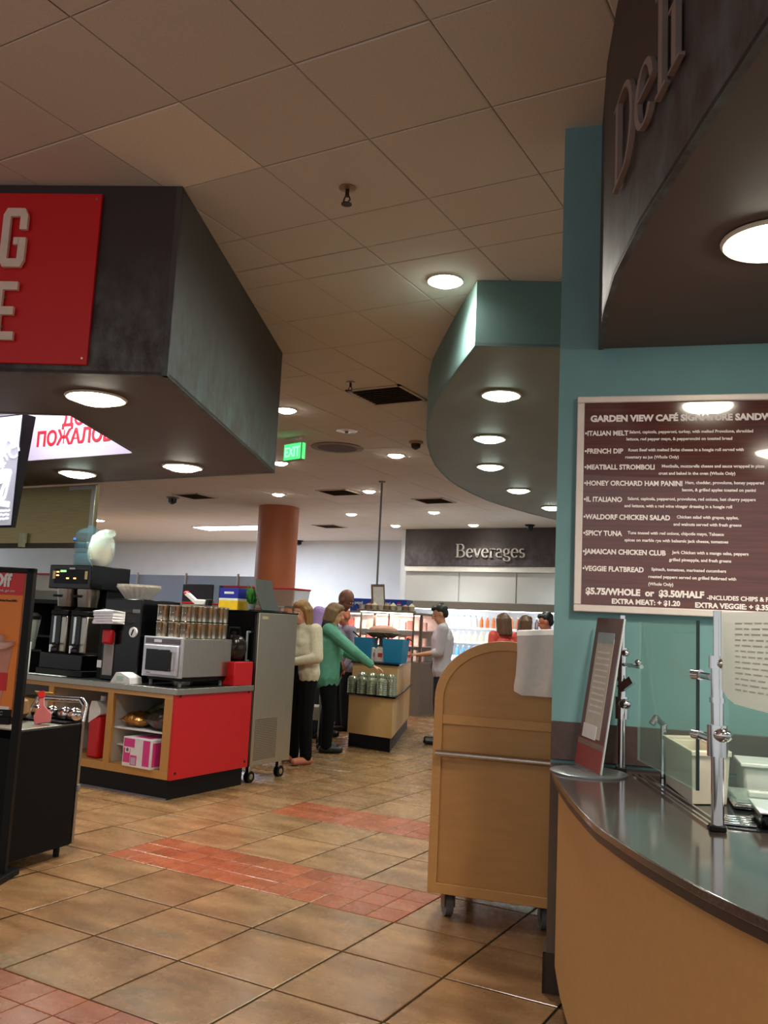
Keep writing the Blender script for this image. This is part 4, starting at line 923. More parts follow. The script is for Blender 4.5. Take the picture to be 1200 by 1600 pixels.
for py, h_, ds, dx in items:
    text('menu_item', h_, .0285, ink, mn, (.113,-.0235,zk(py+2)), bold=.001, sx=.925, ext=.0006)
    for k, s_ in enumerate(ds): text('menu_text', s_, .0172, ink, mn, (.112+dx-.012*(k > 0),-.0235,zk(py-1+11*k)), ext=.0005, bold=.0005)
text('menu_price', '$5.75/WHOLE  or  $3.50/HALF', .036, ink, mn, (.128,-.0235,zk(929)), bold=.0018, sx=.98, ext=.0006); text('menu_price', '-INCLUDES CHIPS & PICKLE', .024, ink, mn, (.60,-.0235,zk(931)), bold=.0008, ext=.0006)
text('menu_price', 'EXTRA MEAT: + $1.20', .028, ink, mn, (.232,-.0235,zk(942)), bold=.0012, ext=.0006); text('menu_price', 'EXTRA VEGGIE: + $.35', .028, ink, mn, (.555,-.0235,zk(943)), bold=.0012, ext=.0006)
# sneeze-guard posts
def guard_post(label, x, y):
    t = wthing('guard_post', label, 'post')
    MB().cyl((x,y,.904),(x,y,1.36),.0175,n=18).cyl((x,y,1.36),(x,y,1.492),.0115,n=16).build('pole', chrome, t); bx('foot', black, t, x-.022,x+.022,y-.022,y+.022,.8905,.906,.003)
    MB().cyl((x,y,1.09),(x,y,1.175),.028,n=18).build('collar', chrome, t); MB().sph((x+.012,y-.025,1.15),(.026,.026,.02),14,8).build('clamp_knob', chrome, t)
    MB().cyl((x,y,1.33),(x,y,1.365),.023,n=16).build('upper_collar', chrome, t); MB().sph((x+.012,y-.022,1.345),(.016,.016,.014),12,7).build('clamp_knob', chrome, t)
    MB().cyl((x,y,1.235),(x,y,1.25),.021,n=16).build('middle_collar', chrome, t)
    return t
p1 = guard_post('chrome sneeze guard post on the dark countertop beside the hanging paper', .528, -1.094)
MB().cyl((.515,-1.07,1.305),(.492,-.945,1.305),.010,n=10).build('arm', chrome, p1); MB().cyl((.496,-.95,1.305),(.478,-.925,1.305),.016,n=12).build('disc_clamp', chrome, p1)
MB().cyl((.515,-1.07,1.13),(.492,-.945,1.13),.010,n=10).build('arm', chrome, p1); MB().cyl((.496,-.95,1.13),(.478,-.925,1.13),.014,n=12).build('disc_clamp', chrome, p1)
p2 = guard_post('chrome sneeze guard post by the wall, behind the tilted red sign', .277, -.114)
MB().cyl((.28,-.12,1.30),(.345,-.30,1.30),.008,n=10).build('arm', chrome, p2); MB().sph((.335,-.26,1.315),(.014,.014,.012),10,6).build('disc_clamp', chrome, p2)
MB().bar((.27,-.125,1.205),(.315,-.16,1.245),.02,.03).build('lever', chrome, p2); MB().cyl((.262,-.135,1.145),(.295,-.11,1.145),.014,n=12).build('lower_clamp', chrome, p2)
def pane(label, a, b, z0, z1, th=.008):
    t = wthing('glass_pane', label, 'glass pane'); a = Vector(a); b = Vector(b); d = (b-a).normalized(); n_ = Vector((-d.y,d.x))*th/2
    q = [tuple(a-n_),tuple(b-n_),tuple(b+n_),tuple(a+n_)]
    MB().prism(q, z0, z1).build('glass', clear('guard_glass',(170,206,196),.03,.20), t)
    e1 = b+d*.0035; qq = [tuple(b-n_+d*.0004),tuple(e1-n_),tuple(e1+n_),tuple(b+n_+d*.0004)]
    MB().prism(qq, z0, z1).build('polished_edge', mat('glass_edge',(8,34,30),.1), t)
    return t
pane('upright glass sneeze guard pane left of the front chrome post, with a dark green edge', (.337,-.345), (.489,-.933), .968, 1.466, .010)
pane('glass sneeze guard pane right of the front chrome post, behind the white paper', (.55,-1.135), (.95,-2.0), .99, 1.47)
pp = wthing('paper_notice', 'large white printed paper hung on the glass right of the chrome post', 'paper')
d_ = (Vector((.75,-1.75))-Vector((.545,-1.12))).normalized(); nn_ = Vector((d_.y,-d_.x))
def pq(s, z, o=.0): q = Vector((.545,-1.12))+d_*s+nn_*(.010+o+.006*math.sin(s*9)); return (q.x,q.y,z)
vs = []; ns = 14; prof = [0,.03,.06,.5,1]
for i in range(ns+1):
    s = .0+.62*i/ns; zb = 1.245-.02*i/ns-.0+(.03*max(0,1-i/1.5)); zt_ = 1.485
    for v in prof: vs.append(pq(s, zb+(zt_-zb)*v))
k = len(prof)
MB().add(vs, [(i*k+j,(i+1)*k+j,(i+1)*k+j+1,i*k+j+1) for i in range(ns) for j in range(k-1)]).build('sheet', papery('notice_paper',(232,230,224),.45), pp)
inkg = mat('grey_ink',(214,211,206),.6); mb = MB(); r = random.Random(6)
for row in range(13):
    z = 1.455-row*.0145; s = .10
    while s < .5:
        l_ = r.uniform(.02,.05); a = pq(s,z,.003); b = pq(min(s+l_,.52),z,.003); mb.bar(a, b, .0005, .0045); s += l_+.012
mb.build('printed_lines', inkg, pp)
# tilted red sign on a round base
sg = wthing('counter_sign', 'tilted red sign board with a paper sheet on a round grey base on the countertop', 'sign')
MB().lathe([(.145,.8905),(.145,.896),(.140,.8985),(.002,.8985)],40,(.158,-.245,0)).build('round_base', mat('base_grey',(120,122,124),.3,.6), sg)
a0 = Vector((.10,-.08,.905)); b0 = Vector((.20,-.32,.9)); ln = Vector((.92,.38,0))*.085; hgt = Vector((0,0,.575))
def sq(u, v, o=0): n3 = (b0-a0).cross(hgt+ln).normalized(); return a0+(b0-a0)*u+(hgt+ln)*v+n3*o
def sheet(nm, m, u0, u1, v0, v1, o0, o1): return MB().add([sq(u0,v0,o0),sq(u1,v0,o0),sq(u1,v1,o0),sq(u0,v1,o0),sq(u0,v0,o1),sq(u1,v0,o1),sq(u1,v1,o1),sq(u0,v1,o1)],[(0,1,2,3),(4,7,6,5),(0,4,5,1),(1,5,6,2),(2,6,7,3),(3,7,4,0)]).build(nm, m, sg)
sf = 1 if ((b0-a0).cross(hgt+ln)).y < 0 else -1
sheet('board', mat('sign_maroon',(104,56,50),.35), 0,1,0,1,-.006*sf,.0); sheet('red_band', mat('sign_redband',(150,54,46),.4), 0,1,.0,.18,0,.0012*sf); sheet('lower_strip', mat('strip_brown',(128,104,90),.5), .0,1,.14,.175,.0012*sf,.002*sf); sheet('paper_sheet', mat('sheet_offwhite',(196,188,174),.6), .16,.80,.20,.86,0,.0014*sf)
sheet('clip', mat('clip_grey',(150,160,164),.4), .16,.80,.83,.90,.0014*sf,.003*sf); sheet('paper_card', white, .14,.66,.19,.28,.0014*sf,.003*sf)
for i in range(11): sheet('text_line', inkg, .24,.72,.36+.04*i,.372+.04*i,.0014*sf,.002*sf)
sheet('clear_edge', mat('acrylic_edge',(190,196,196),.2), 1.0,1.03,0,1,-.006*sf,.0); sheet('bracket', mat('base_grey',(120,122,124),.3,.6), 0,1,-.012,.0,-.012*sf,.004*sf)
# cold well, rail, tub and trays
wl = wthing('cold_well', 'steel framed cold well let into the dark countertop', 'cold well')
for off in (0,.022,.05):
    MB().bar((.323+off,-.19-off*.1,.8935),(.508+off*.9,-1.06,.8935),.008,.007).build('rim_rail', chrome, wl)
MB().prism([(.385,-.19),(.562,-1.05),(1.5,-1.2),(1.5,-.19)],.8905,.893).build('pan_floor', mat('well_dark',(40,44,44),.15,.7), wl)
tb = wthing('cream_tub', 'deep cream plastic tub standing in the cold well behind the glass', 'tub')
crm = mat('tub_cream',(214,204,186),.35)
A,B,Cc_,D = Vector((.425,-.34)),Vector((.487,-.755)),Vector((.605,-.70)),Vector((.54,-.29)); cen = (A+B+Cc_+D)/4
def ring(k): return [cen+(p-cen)*k for p in (A,B,Cc_,D)]
r0, r1, ri, rb2 = ring(.93), ring(1.02), ring(.93), ring(.82)
vs = [(p.x,p.y,.894) for p in r0]+[(p.x,p.y,1.05) for p in r1]+[(p.x,p.y,1.05) for p in ri]+[(p.x,p.y,.905) for p in rb2]
MB().add(vs,[(3,2,1,0)]+[(4*j+i,4*j+(i+1)%4,4*j+4+(i+1)%4,4*j+4+i) for j in range(3) for i in range(4)]+[(12,13,14,15)]).build('body', crm, tb, .004)
r2, r3 = ring(1.07), ring(1.0)
MB().add([(p.x,p.y,1.045) for p in r2]+[(p.x,p.y,1.062) for p in r2]+[(p.x,p.y,1.062) for p in ring(.94)]+[(p.x,p.y,1.045) for p in ring(.94)],[(4*j+i,4*j+(i+1)%4,4*((j+1)%4)+(i+1)%4,4*((j+1)%4)+i) for j in range(4) for i in range(4)]).build('rim', crm, tb, .003)
gh = wthing('bent_handle', 'chrome bent serving handle standing behind the cream tub', 'handle'); MB().tube([(.428,-.252,.893),(.428,-.252,1.09),(.40,-.255,1.115),(.385,-.262,1.09)],.012,10).build('tube', chrome, gh)
wbx = wthing('white_container', 'white rectangular food container at the back of the cold well', 'container'); bx('body', white, wbx, .68,.92,-.44,-.25,.894,.985,.012); bx('lid', mat('lid_white',(236,236,232),.35), wbx, .67,.93,-.45,-.24,.985,1.0,.004)
st = wthing('steel_tray', 'shallow steel food tray with a clear cover in the cold well', 'tray'); bx('pan', chrome, st, .61,.95,-.76,-.50,.894,.915,.01); MB().prism([(.62,-.75),(.94,-.75),(.94,-.51),(.62,-.51)],.916,.925).build('cover', clear('cover_clear',(210,220,214),.05,.4), st); bx('handle', white, st, .66,.9,-.70,-.67,.925,.945,.005)
bt = wthing('black_tray', 'black plastic tray with white rim at the front of the cold well', 'tray'); bx('pan', blackgloss, bt, .65,1.1,-1.03,-.82,.894,.935,.012); bx('rim', mat('rim_white',(220,222,226),.3), bt, .645,1.105,-1.035,-.815,.935,.941,.002)
sc2 = wthing('drain_grate', 'small ribbed steel grate beside the front chrome post', 'grate')
for i in range(4): bx('slat', chrome, sc2, .55,.64,-1.02+.035*i,-1.0+.035*i,.894,.902,.002)
# ---------------------------------------------------------------- salad island
isl = thing('salad_island', 'tan serving island with black ledges beside the woman in the teal blouse', 'counter')
IP = [(-4.826,8.961),(-5.85,11.35),(-6.42,11.12),(-5.50,9.06)]
def shrink(poly, d):
    c = sum((Vector(p) for p in poly), Vector((0,0)))/len(poly); out = []
    n = len(poly)
    for i in range(n):
        a, p, b = Vector(poly[i-1]), Vector(poly[i]), Vector(poly[(i+1)%n]); u = (p-a).normalized(); v = (b-p).normalized()
        n1 = Vector((-u.y,u.x)); n2 = Vector((-v.y,v.x))
        if n1.dot(c-p) < 0: n1 = -n1
        if n2.dot(c-p) < 0: n2 = -n2
        m = (n1+n2)/(1+n1.dot(n2)); out.append(tuple(p+m*d))
    return out
isltan = mat('island_tan',(206,164,110),.45,0,.04,20)
MB().prism(shrink(IP,.03),0,.155).build('toe_kick', black, isl); MB().prism(shrink(IP,.012),.155,.60).build('base_panel', isltan, isl, .004)
MB().prism(shrink(IP,-.015),.60,.622).build('ledge', blackgloss, isl, .003)
UP = [(-4.935,9.215),(-5.84,11.30),(-6.40,11.07),(-5.60,9.30)]
MB().prism(UP,.622,.955).build('riser', isltan, isl); MB().prism(shrink(UP,-.02),.955,.978).build('upper_top', blackgloss, isl, .003)
wrap = mat('wrapped_bowl',(150,150,128),.18,.35,.12,40,coat=.6)
def bowlstack(label, x, y, h):
    t = thing('bowl_stack', label, 'bowls', (x,y,.623))
    k = int(h/.024)
    for i in range(k): MB().lathe([(.064,i*.024),(.063,i*.024+.012),(.060,i*.024+.022),(.055,i*.024+.0235)],20).build('bowl', wrap, t)
    MB().lathe([(.056,k*.024),(.045,k*.024+.018),(.02,k*.024+.026),(.002,k*.024+.027)],20).build('top_bowl', wrap, t)
for i, x in enumerate((-5.03,-5.17,-5.31,-5.45)):
    bowlstack('wrapped grey bowl stack in the front row on the island ledge, %s' % ('nearest the corner','second from the corner','third from the corner','behind the woman')[i], x, 9.03+.014*i, .175)
    bowlstack('taller wrapped bowl stack in the island ledge back row, %s' % ('nearest the corner','second from the corner','third from the corner','behind the woman')[i], x+.06, 9.148+.014*i, .225)
blue = mat('bin_blue',(40,128,172),.4,0,.05)
def bin_(label, x, y, s, rz):
    t = thing('blue_bin', label, 'bin', (x,y,.979), rz)
    p0 = [(-.115,-.09),(.115,-.09),(.115,.09),(-.115,.09)]; mb = MB()
    prof = [(.86,0),(.93,.06),(1.0,.20),(1.05,.275),(1.05,.285),(.99,.285),(.9,.10),(.8,.012)]
    vs = [(q[0]*k*s,q[1]*k*s,z) for k, z in prof for q in p0]
    mb.add(vs,[(3,2,1,0),(28,29,30,31)]+[(4*j+i,4*j+(i+1)%4,4*j+4+(i+1)%4,4*j+4+i) for j in range(7) for i in range(4)]).build('body', blue, t, .012)
    MB().tube([(-.02,0,.1),(-.10,-.02,.30),(-.17,-.03,.35)],.008).build('ladle_handle', black, t); MB().tube([(.05,.02,.1),(.14,.03,.30),(.20,.05,.27)],.010).build('tongs', mat('tong_brown',(90,74,60),.4,.4), t)
bin_('blue plastic bin on the island, right of the food and nearest the corner', -5.10, 9.45, 1.12, .1)
bin_('blue plastic bin on the island, half behind the teal sleeve', -5.52, 9.455, 1.0, .1)
loaf = thing('meat_tray', 'brown roast in a basket above the island between the blue bins', 'food', (-5.38,9.62,.979))
MB().box(-.03,.03,-.03,.03,0,.30).build('stand', steel, loaf); MB().lathe([(.14,.295),(.22,.345),(.225,.355),(.2,.36),(.12,.315)],24).build('basket', mat('basket_brown',(120,92,66),.7,0,.2,60,bump=.5), loaf)
MB().sph((0,0,.375),(.20,.13,.07),20,10).build('roast', mat('roast_pink',(190,120,96),.5,0,.25,18,bump=.4), loaf)
r = random.Random(12)
for k in range(9):
    x = -5.42+.07*(k%4)+r.uniform(-.02,.02); y = 9.42+.10*(k//4)
    t = thing('wrapped_packet', 'white %s packet heaped on the island between the blue bins, %s' % (('plain','pink-marked','red-marked')[k%3], ('front left','front','front middle','front right','second row left','second row','second row middle','second row right','at the back')[k]), 'packet', (x,y,.979), r.uniform(-.6,.6))
    bx('packet', mat('packet_white',(228,216,210),.5), t, -.05,.05,-.02,.02,0,.14+.05*r.random(),.01); 
    if k%3: bx('mark', mat('packet_pink',(206,110,120),.5) if k%3 == 1 else redlid, t, -.03,.03,-.022,-.02,.06,.11)
gd = thing('island_shelf', 'brown shelf on thin posts over the island with a lit underside', 'shelf', (-5.33,9.60,0), .42)
bx('board', mat('shelf_brown',(120,100,82),.5), gd, -.36,.36,-.14,.14,1.585,1.61,.003); bx('light_strip', glow('strip_white',(255,244,230),6), gd, -.32,.32,-.06,.06,1.575,1.585)
for x in (-.33,.02,.33): MB().cyl((x,.13,.98),(x,.13,1.585),.012,n=10).build('post', mat('post_brown',(104,86,72),.4,.4), gd)
bx('glass', clear('shelf_glass',(220,226,220),.04,.12), gd, -.33,.33,-.135,-.13,1.32,1.585)
for i in range(9):
    x = -.31+.077*i; q = Matrix.Rotation(.42,4,'Z')@Vector((x,.0,0)); t = thing('paper_cup', 'small pale pot on the brown island shelf, %s from its left end' % ('first','second','third','fourth','fifth','sixth','seventh','eighth','ninth')[i], 'pot', (-5.33+q.x,9.60+q.y,1.611)); MB().lathe([(.03,0),(.042,.05),(.045,.055),(.002,.056+.02*(i%3))],12).build('pot', mat('pot_%d' % (i%3), ((206,196,180),(150,120,96),(190,176,150))[i%3], .6), t)
# ---------------------------------------------------------------- lit open case with soda cartons on top
dcse = thing('display_case', 'open display case glowing pinkish white inside, beneath the blue cartons', 'display case', (-7.45,13.0,0))
bx('base', mat('case_base',(120,108,98),.5), dcse, -.9,.9,0,.75,0,.86); bx('back_panel', white, dcse, -.9,.9,.7,.74,.86,1.62); bx('roof', mat('case_roof',(140,124,108),.5), dcse, -.92,.92,-.04,.76,1.62,1.655,.003)
for x in (-.9,-.02,.86): bx('post', mat('post_brown',(104,86,72),.4,.4), dcse, x,x+.04,0,.04,.86,1.62)
for z in (1.1,1.36): bx('shelf', mat('case_shelf',(232,214,210),.4), dcse, -.86,.86,.25,.7,z,z+.015)
bx('light_tube', glow('case_pink',(255,226,218),9), dcse, -.86,.86,.05,.12,1.60,1.618)
l = bpy.data.objects.new('bulb', lamp_data('case', 'AREA', 30, (255,226,216), .6)); C.objects.link(l); l.parent = dcse; l.location = (0,.2,1.59)
r = random.Random(21); ca_ = [mat('case_item_a',(226,190,180),.5), mat('case_item_b',(214,120,110),.5), mat('case_item_c',(236,226,214),.5)]
for z, zn in ((1.116,'middle'),(1.376,'top'),(.861,'lowest')):
    for i in range(13):
        t = thing('snack_pack', ('pale pink','red','cream')[i%3]+' pack in the pinkish display case', 'packet', (-8.25+.13*i,13.36 if z > .9 else 13.3,z), 0, 'packs in the pinkish display case')
        t['label'] = ('pale pink','red','cream')[i%3]+' pack on the '+zn+' level of the pinkish display case'; t['group'] = ('pale pink','red','cream')[i%3]+' packs on the '+zn+' display level'
        bx('pack', ca_[i%3], t, -.05,.05,-.03,.03,0,.13+.05*((i*7)%3)/2,.006)
sb = mat('soda_blue',(20,58,150),.45)
for i, (x0, rz) in enumerate(((-7.72,.10),(-7.17,.06))):
    t = thing('soda_carton', 'dark blue soda carton on the display case, %s' % ('beside the bald man','behind the hanging sign')[i], 'carton', (x0,13.2,1.656), rz)
    bx('carton', sb, t, -.265,.265,-.13,.13,0,.215,.004); text('lettering', 'pepsi', .075, white, t, (-.18,-.1345,.12), bold=.001)
    MB().cyl((.13,-.1335,.13),(.13,-.1305,.13),.036,n=20).build('emblem', white, t); MB().plate([(.13+.034*math.cos(a*PI/10),.137+.03*math.sin(a*PI/10)) for a in range(11)],-.1360,-.1335).build('emblem_red', redlid, t); MB().plate([(.13-.034*math.cos(a*PI/10),.123-.03*math.sin(a*PI/10)) for a in range(11)],-.1360,-.1335).build('emblem_blue', mat('emblem_blue',(40,90,200),.4), t)
# ---------------------------------------------------------------- refrigerated drinks wall
co = thing('drinks_cooler', 'long open drinks cooler with brightly lit white shelves below the Beverages sign', 'cooler', (-9.25,16.4,0))
LN = 7.2; cw = mat('cooler_white',(236,238,240),.4)
bx('kick', black, co, 0,LN,.25,1.45,0,.16); bx('front_deck', mat('cooler_front',(132,112,100),.5), co, 0,LN,0,.06,.16,.56,.005); bx('deck', cw, co, 0,LN,.06,1.45,.40,.56); bx('front_lip', steel, co, 0,LN,-.01,.07,.56,.60,.004)
bx('back_panel', cw, co, 0,LN,1.40,1.45,.56,1.84); bx('canopy', mat('canopy_grey',(150,146,138),.5), co, -.02,LN,.45,1.47,1.84,2.0,.006)
for x in (0,LN-.04): bx('end_panel', cw, co, x,x+.04,.5,1.4,.56,1.84)
SH = (.86,1.16,1.46)
for z in SH: bx('shelf', cw, co, .04,LN-.04,.85,1.40,z,z+.02); bx('price_rail', white, co, .04,LN-.04,.835,.85,z-.012,z+.028)
led = glow('led_white',(246,250,255),9)
bx('light_strip', led, co, .05,LN-.05,.55,.60,1.825,1.839)
for z in SH: bx('light_strip', led, co, .05,LN-.05,.87,.90,z-.011,z-.001)
for x in (1.1,4.3,5.2): MB().lathe([(.11,.0),(.10,-.02),(.002,-.03)],18,(x,.60,1.838)).build('canopy_lamp', lampglow, co); 
for x in (1.2,3.6,6.0):
    l = bpy.data.objects.new('bulb', lamp_data('cooler', 'AREA', 26, (240,246,255), 1.0)); C.objects.link(l); l.parent = co; l.location = (x,.5,1.80); l.rotation_euler = (.9,0,0)
bm_ = {'white':mat('b_white',(232,234,236),.35),'blue':mat('b_blue',(90,160,220),.35),'red':mat('b_red',(206,34,34),.35),'orange':mat('b_orange',(232,120,40),.35),'dark':mat('b_dark',(50,34,34),.35),'green':mat('b_green',(70,150,80),.35),'yellow':mat('b_yellow',(236,200,60),.35),'cream':mat('b_cream',(220,206,170),.4),'purple':mat('b_purple',(70,60,150),.35)}
protoM = {}
def bottle(col, capc, h, x, y, z, lvl):
    key = (col,capc,h)
    if key not in protoM:
        a = MB().lathe([(.036,0),(.038,.01),(.038,h*.6),(.016,h*.82),(.016,h*.9)],10).mesh('bottle'); a.materials.append(bm_[col])
        b = MB().lathe([(.019,h*.9),(.019,h),(.001,h)],8).mesh('bottle_cap'); b.materials.append(bm_[capc]); protoM[key] = (a,b)
    o = bpy.data.objects.new('drink_bottle', protoM[key][0]); C.objects.link(o); o.location = (x,y,z)
    k = bpy.data.objects.new('bottle_cap', protoM[key][1]); C.objects.link(k); k.parent = o
    tag(o, '%s bottle with %s cap on the %s of the lit drinks cooler' % (col, capc, lvl), 'bottle', '%s bottles with %s caps on the %s of the drinks cooler' % (col, capc, lvl))
r = random.Random(31)
pal = [['blue','white','cream','red','red','dark','orange','red'],['blue','blue','white','red','cream','red','yellow','dark'],['white','cream','cream','green','cream','orange','red','dark'],['dark','white','orange','dark','purple','orange','yellow','green']]
for lv, z in enumerate((.56,.88,1.18,1.48)):
    lvl = ('bottom deck','lower shelf','middle shelf','top shelf')[lv]; n = 52
    for i in range(n):
        x = -9.15+ (LN-.2)*(i+.5)/n; seg = int(i*8/n); c = pal[lv][seg]
        bottle(c, 'white' if c != 'white' else 'blue', (.20,.22,.22,.25)[lv], x, 16.4+(.55 if lv == 0 else .93)+r.uniform(0,.02), z+.001, lvl)
# ---------------------------------------------------------------- far glass partition with dark screens
gp = thing('glass_partition', 'long frosted blue grey partition with steel posts below the white back wall', 'partition', (-16.4,15.0,0))
fro = clear('frosted_glass',(150,160,184),.35,.62)
for i in range(4): bx('glass_panel', fro, gp, .02+1.46*i,1.44+1.46*i,0,.012,.9,2.33); bx('lower_panel', mat('partition_grey',(130,136,150),.5), gp, .02+1.46*i,1.44+1.46*i,0,.03,0.03,.9)
for i in range(5): MB().cyl((1.46*i+.01,-.01,0),(1.46*i+.01,-.01,2.38),.028,n=10).build('post', steel, gp)
for i, (x, z0, z1, wd_) in enumerate(((-15.3,1.55,2.05,.9),(-12.95,1.6,2.13,.85),(-11.9,1.62,2.12,.9))):
    t = thing('dark_monitor', 'dark screen standing before the frosted partition, %s' % ('near the coffee machines','behind the silver canisters','next to the orange column')[i], 'screen', (x,14.8,0))
    bx('screen', mat('screen_slate_dark',(52,56,70),.4), t, -wd_/2,wd_/2,0,.04,z0,z1,.006); bx('stem', grey, t, -.04,.04,.01,.03,.95,z0); bx('foot', grey, t, -.2,.2,-.08,.1,.92,.95)
t = thing('service_counter', 'pale counter under the dark screens before the frosted partition', 'counter', (-13.5,14.44,0)); bx('body', wallgrey, t, -2.4,2.4,0,.45,0,.88); bx('top', grey, t, -2.42,2.42,-.03,.47,.88,.919,.004)
# ---------------------------------------------------------------- people
skinA = mat('skin_fair',(222,160,128),.5,0,.04,30); skinB = mat('skin_ruddy',(200,118,92),.5,0,.05,30); skinC = mat('skin_brown',(128,82,62),.5,0,.05,30); skinD = mat('skin_olive',(196,136,104),.5,0,.05,30)
eyew = mat('eye_white',(230,226,220),.3); eyed = mat('eye_dark',(30,22,18),.3); lipm = mat('lip',(176,84,80),.5); shoem = mat('shoe_black',(20,18,18),.4)
def fuse(mb, name, m, parent, vox, it=6):
    me = mb.mesh(name, False); o = bpy.data.objects.new(name, me); C.objects.link(o)
    a = o.modifiers.new('r','REMESH'); a.mode = 'VOXEL'; a.voxel_size = vox
    b = o.modifiers.new('s','SMOOTH'); b.iterations = it; b.factor = .5
    dg = bpy.context.evaluated_depsgraph_get(); nm = bpy.data.meshes.new_from_object(o.evaluated_get(dg)); bpy.data.objects.remove(o); bpy.data.meshes.remove(me)
    nm.name = name; nm.materials.clear(); nm.materials.append(m); nm.polygons.foreach_set('use_smooth', [True]*len(nm.polygons))
    o = bpy.data.objects.new(name, nm); C.objects.link(o); o.parent = parent
    return o
def person(label, loc, face, h, skin, shirt, pants, hair, hairstyle='short', pose=None, fat=1.0, sleeves='long', female=False, vox=.010, vest=None, hem=.84, shoes=None, eyes=True):
    pose = pose or {}; k = h/1.70; th = math.atan2(face[0], -face[1])
    t = thing('person', label, 'person', loc, th)
    V = Vector; sw = .165 if female else .195
    J = dict(pelvis=(0,0,.93), chest=(0,0,1.28), neck=(0,.0,1.43), head=(0,-.015,1.575))
    for s, n in ((1,'L'),(-1,'R')):
        J.update({'sho'+n:(s*sw,0,1.385),'elb'+n:(s*(sw+.045),.02,1.10),'wri'+n:(s*(sw+.03),-.10,.87),'hip'+n:(s*.09,0,.90),'kne'+n:(s*.10,-.015,.50),'ank'+n:(s*.10,.02,.085),'toe'+n:(s*.12,-.15,.03)})
    J.update(pose.get('J', {})); J = {a:V(b)*k for a, b in J.items()}
    HM = Matrix.Translation(J['head'])@Matrix.Rotation(pose.get('yaw',0),4,'Z')@Matrix.Rotation(pose.get('nod',0),4,'X')@Matrix.Rotation(pose.get('tilt',0),4,'Y')@Matrix.Scale(k*pose.get('hs',1),4)
    b = MB()
    b.cap(J['pelvis'], (J['pelvis']+J['chest'])/2, .115*k, .105*k); b.cap((J['pelvis']+J['chest'])/2, J['chest'], .105*k, .115*k); b.cap(J['shoL'], J['shoR'], .055*k, .055*k); b.cap(J['chest'], J['neck'], .09*k, .055*k)
    b.cap(J['neck']-V((0,0,.02)), J['head']-V((0,-.01,.04))*k, .052*k, .050*k)
    for n in 'LR':
        b.cap(J['sho'+n], J['elb'+n], .047*k, .038*k); b.cap(J['elb'+n], J['wri'+n], .038*k, .025*k)
        b.cap(J['hip'+n], J['kne'+n], .080*k, .052*k); b.cap(J['kne'+n], J['ank'+n], .050*k, .034*k); b.cap(J['ank'+n]-V((0,-.03,.02))*k, J['toe'+n], .034*k, .026*k)
        d = (J['wri'+n]-J['elb'+n]).normalized(); hd_ = V(pose['hand'+n]).normalized() if 'hand'+n in pose else d
        sdv = hd_.cross(V((0,0,1))); sdv = sdv.normalized() if sdv.length > .2 else V((0,1,0)); up_ = sdv.cross(hd_).normalized()
        w0 = J['wri'+n]; pm = w0+hd_*.045*k
        for q in (-1,0,1): b.cap(w0+sdv*.012*q*k, w0+hd_*.085*k+sdv*.026*q*k, .016*k, .014*k, 8)
        for q, ln_ in ((-1.5,.060),(-.5,.075),(.5,.080),(1.5,.068)):
            r0_ = w0+hd_*.09*k+sdv*.020*q*k; m_ = r0_+(hd_*.9-up_*.25)*ln_*.55*k; e_ = m_+(hd_*.6-up_*.75)*ln_*.5*k
            b.cap(r0_, m_, .0095*k, .009*k, 7); b.cap(m_, e_, .009*k, .0075*k, 7)
        sg_ = 1 if n == 'R' else -1
        tb_ = w0+hd_*.03*k+sdv*.03*sg_*k; tm = tb_+(hd_*.7+sdv*.6*sg_-up_*.3)*.045*k; b.cap(tb_, tm, .012*k, .011*k, 7); b.cap(tm, tm+(hd_*.9-up_*.3)*.03*k, .011*k, .008*k, 7)
    hb = MB(HM)
    hb.sph((0,.012,.025),(.074,.092,.098),18,12).sph((0,-.018,-.045),(.058,.066,.068),16,10).sph((0,-.052,-.092),(.026,.026,.022),12,8)
    hb.cap((0,-.086,.010),(0,-.103,-.022),.010,.015,8).sph((.012,-.094,-.026),.010,8,6).sph((-.012,-.094,-.026),.010,8,6)
    for s in (1,-1): hb.sph((s*.076,.012,-.005),(.010,.022,.032),10,7)
    b.v += hb.v; o0 = len(b.v)-len(hb.v); b.f += [tuple(i+o0 for i in f) for f in hb.f]
    fuse(b, 'body', skin, t, vox*.8, 5)
    if eyes:
        for s in (1,-1):
            MB(HM).sph((s*.030,-.079,.012),(.013,.008,.007),10,6).build('eye', eyew, t); MB(HM).sph((s*.030,-.0855,.012),(.006,.003,.006),8,6).build('pupil', eyed, t); MB(HM).cap((s*.016,-.087,.032),(s*.046,-.078,.031),.0035,.003,6).build('eyebrow', hair or eyed, t)
        MB(HM).sph((0,-.083,-.056),(.022,.007,.007),10,6).build('lips', lipm, t)
    # trousers, shirt, vest
    p = MB(); g = k*fat
    p.cap(J['pelvis']-V((0,0,.02)), J['pelvis']+V((0,0,.06)), .135*g, .125*g)
    for n in 'LR':
        p.cap(J['hip'+n], J['kne'+n], .096*g, .074*k*(1+fat)/2); p.cap(J['kne'+n], J['ank'+n]+V((0,0,.0)), .074*k*(1+fat)/2, .066*k)
    fuse(p, 'trousers', pants, t, vox)
    s = MB(); mid = (J['pelvis']+J['chest'])/2
    wch = .128 if female else .140
    for sx_ in (1,-1):
        s.cap(V((sx_*.085,0,hem+.03))*k, V((sx_*.07,0,1.02))*k, .118*g, .112*g); s.cap(V((sx_*.07,0,1.02))*k, J['chest']+V((sx_*.065,0,-.02))*k, .112*g, .115*g)
    s.cap(mid, J['chest'], .135*g, wch*g); s.cap(J['shoL']-V((.02,0,.01))*k, J['shoR']+V((.02,0,-.01))*k, .068*k, .068*k); s.cap(J['chest'], J['neck']-V((0,0,.015)), .115*k, .068*k)
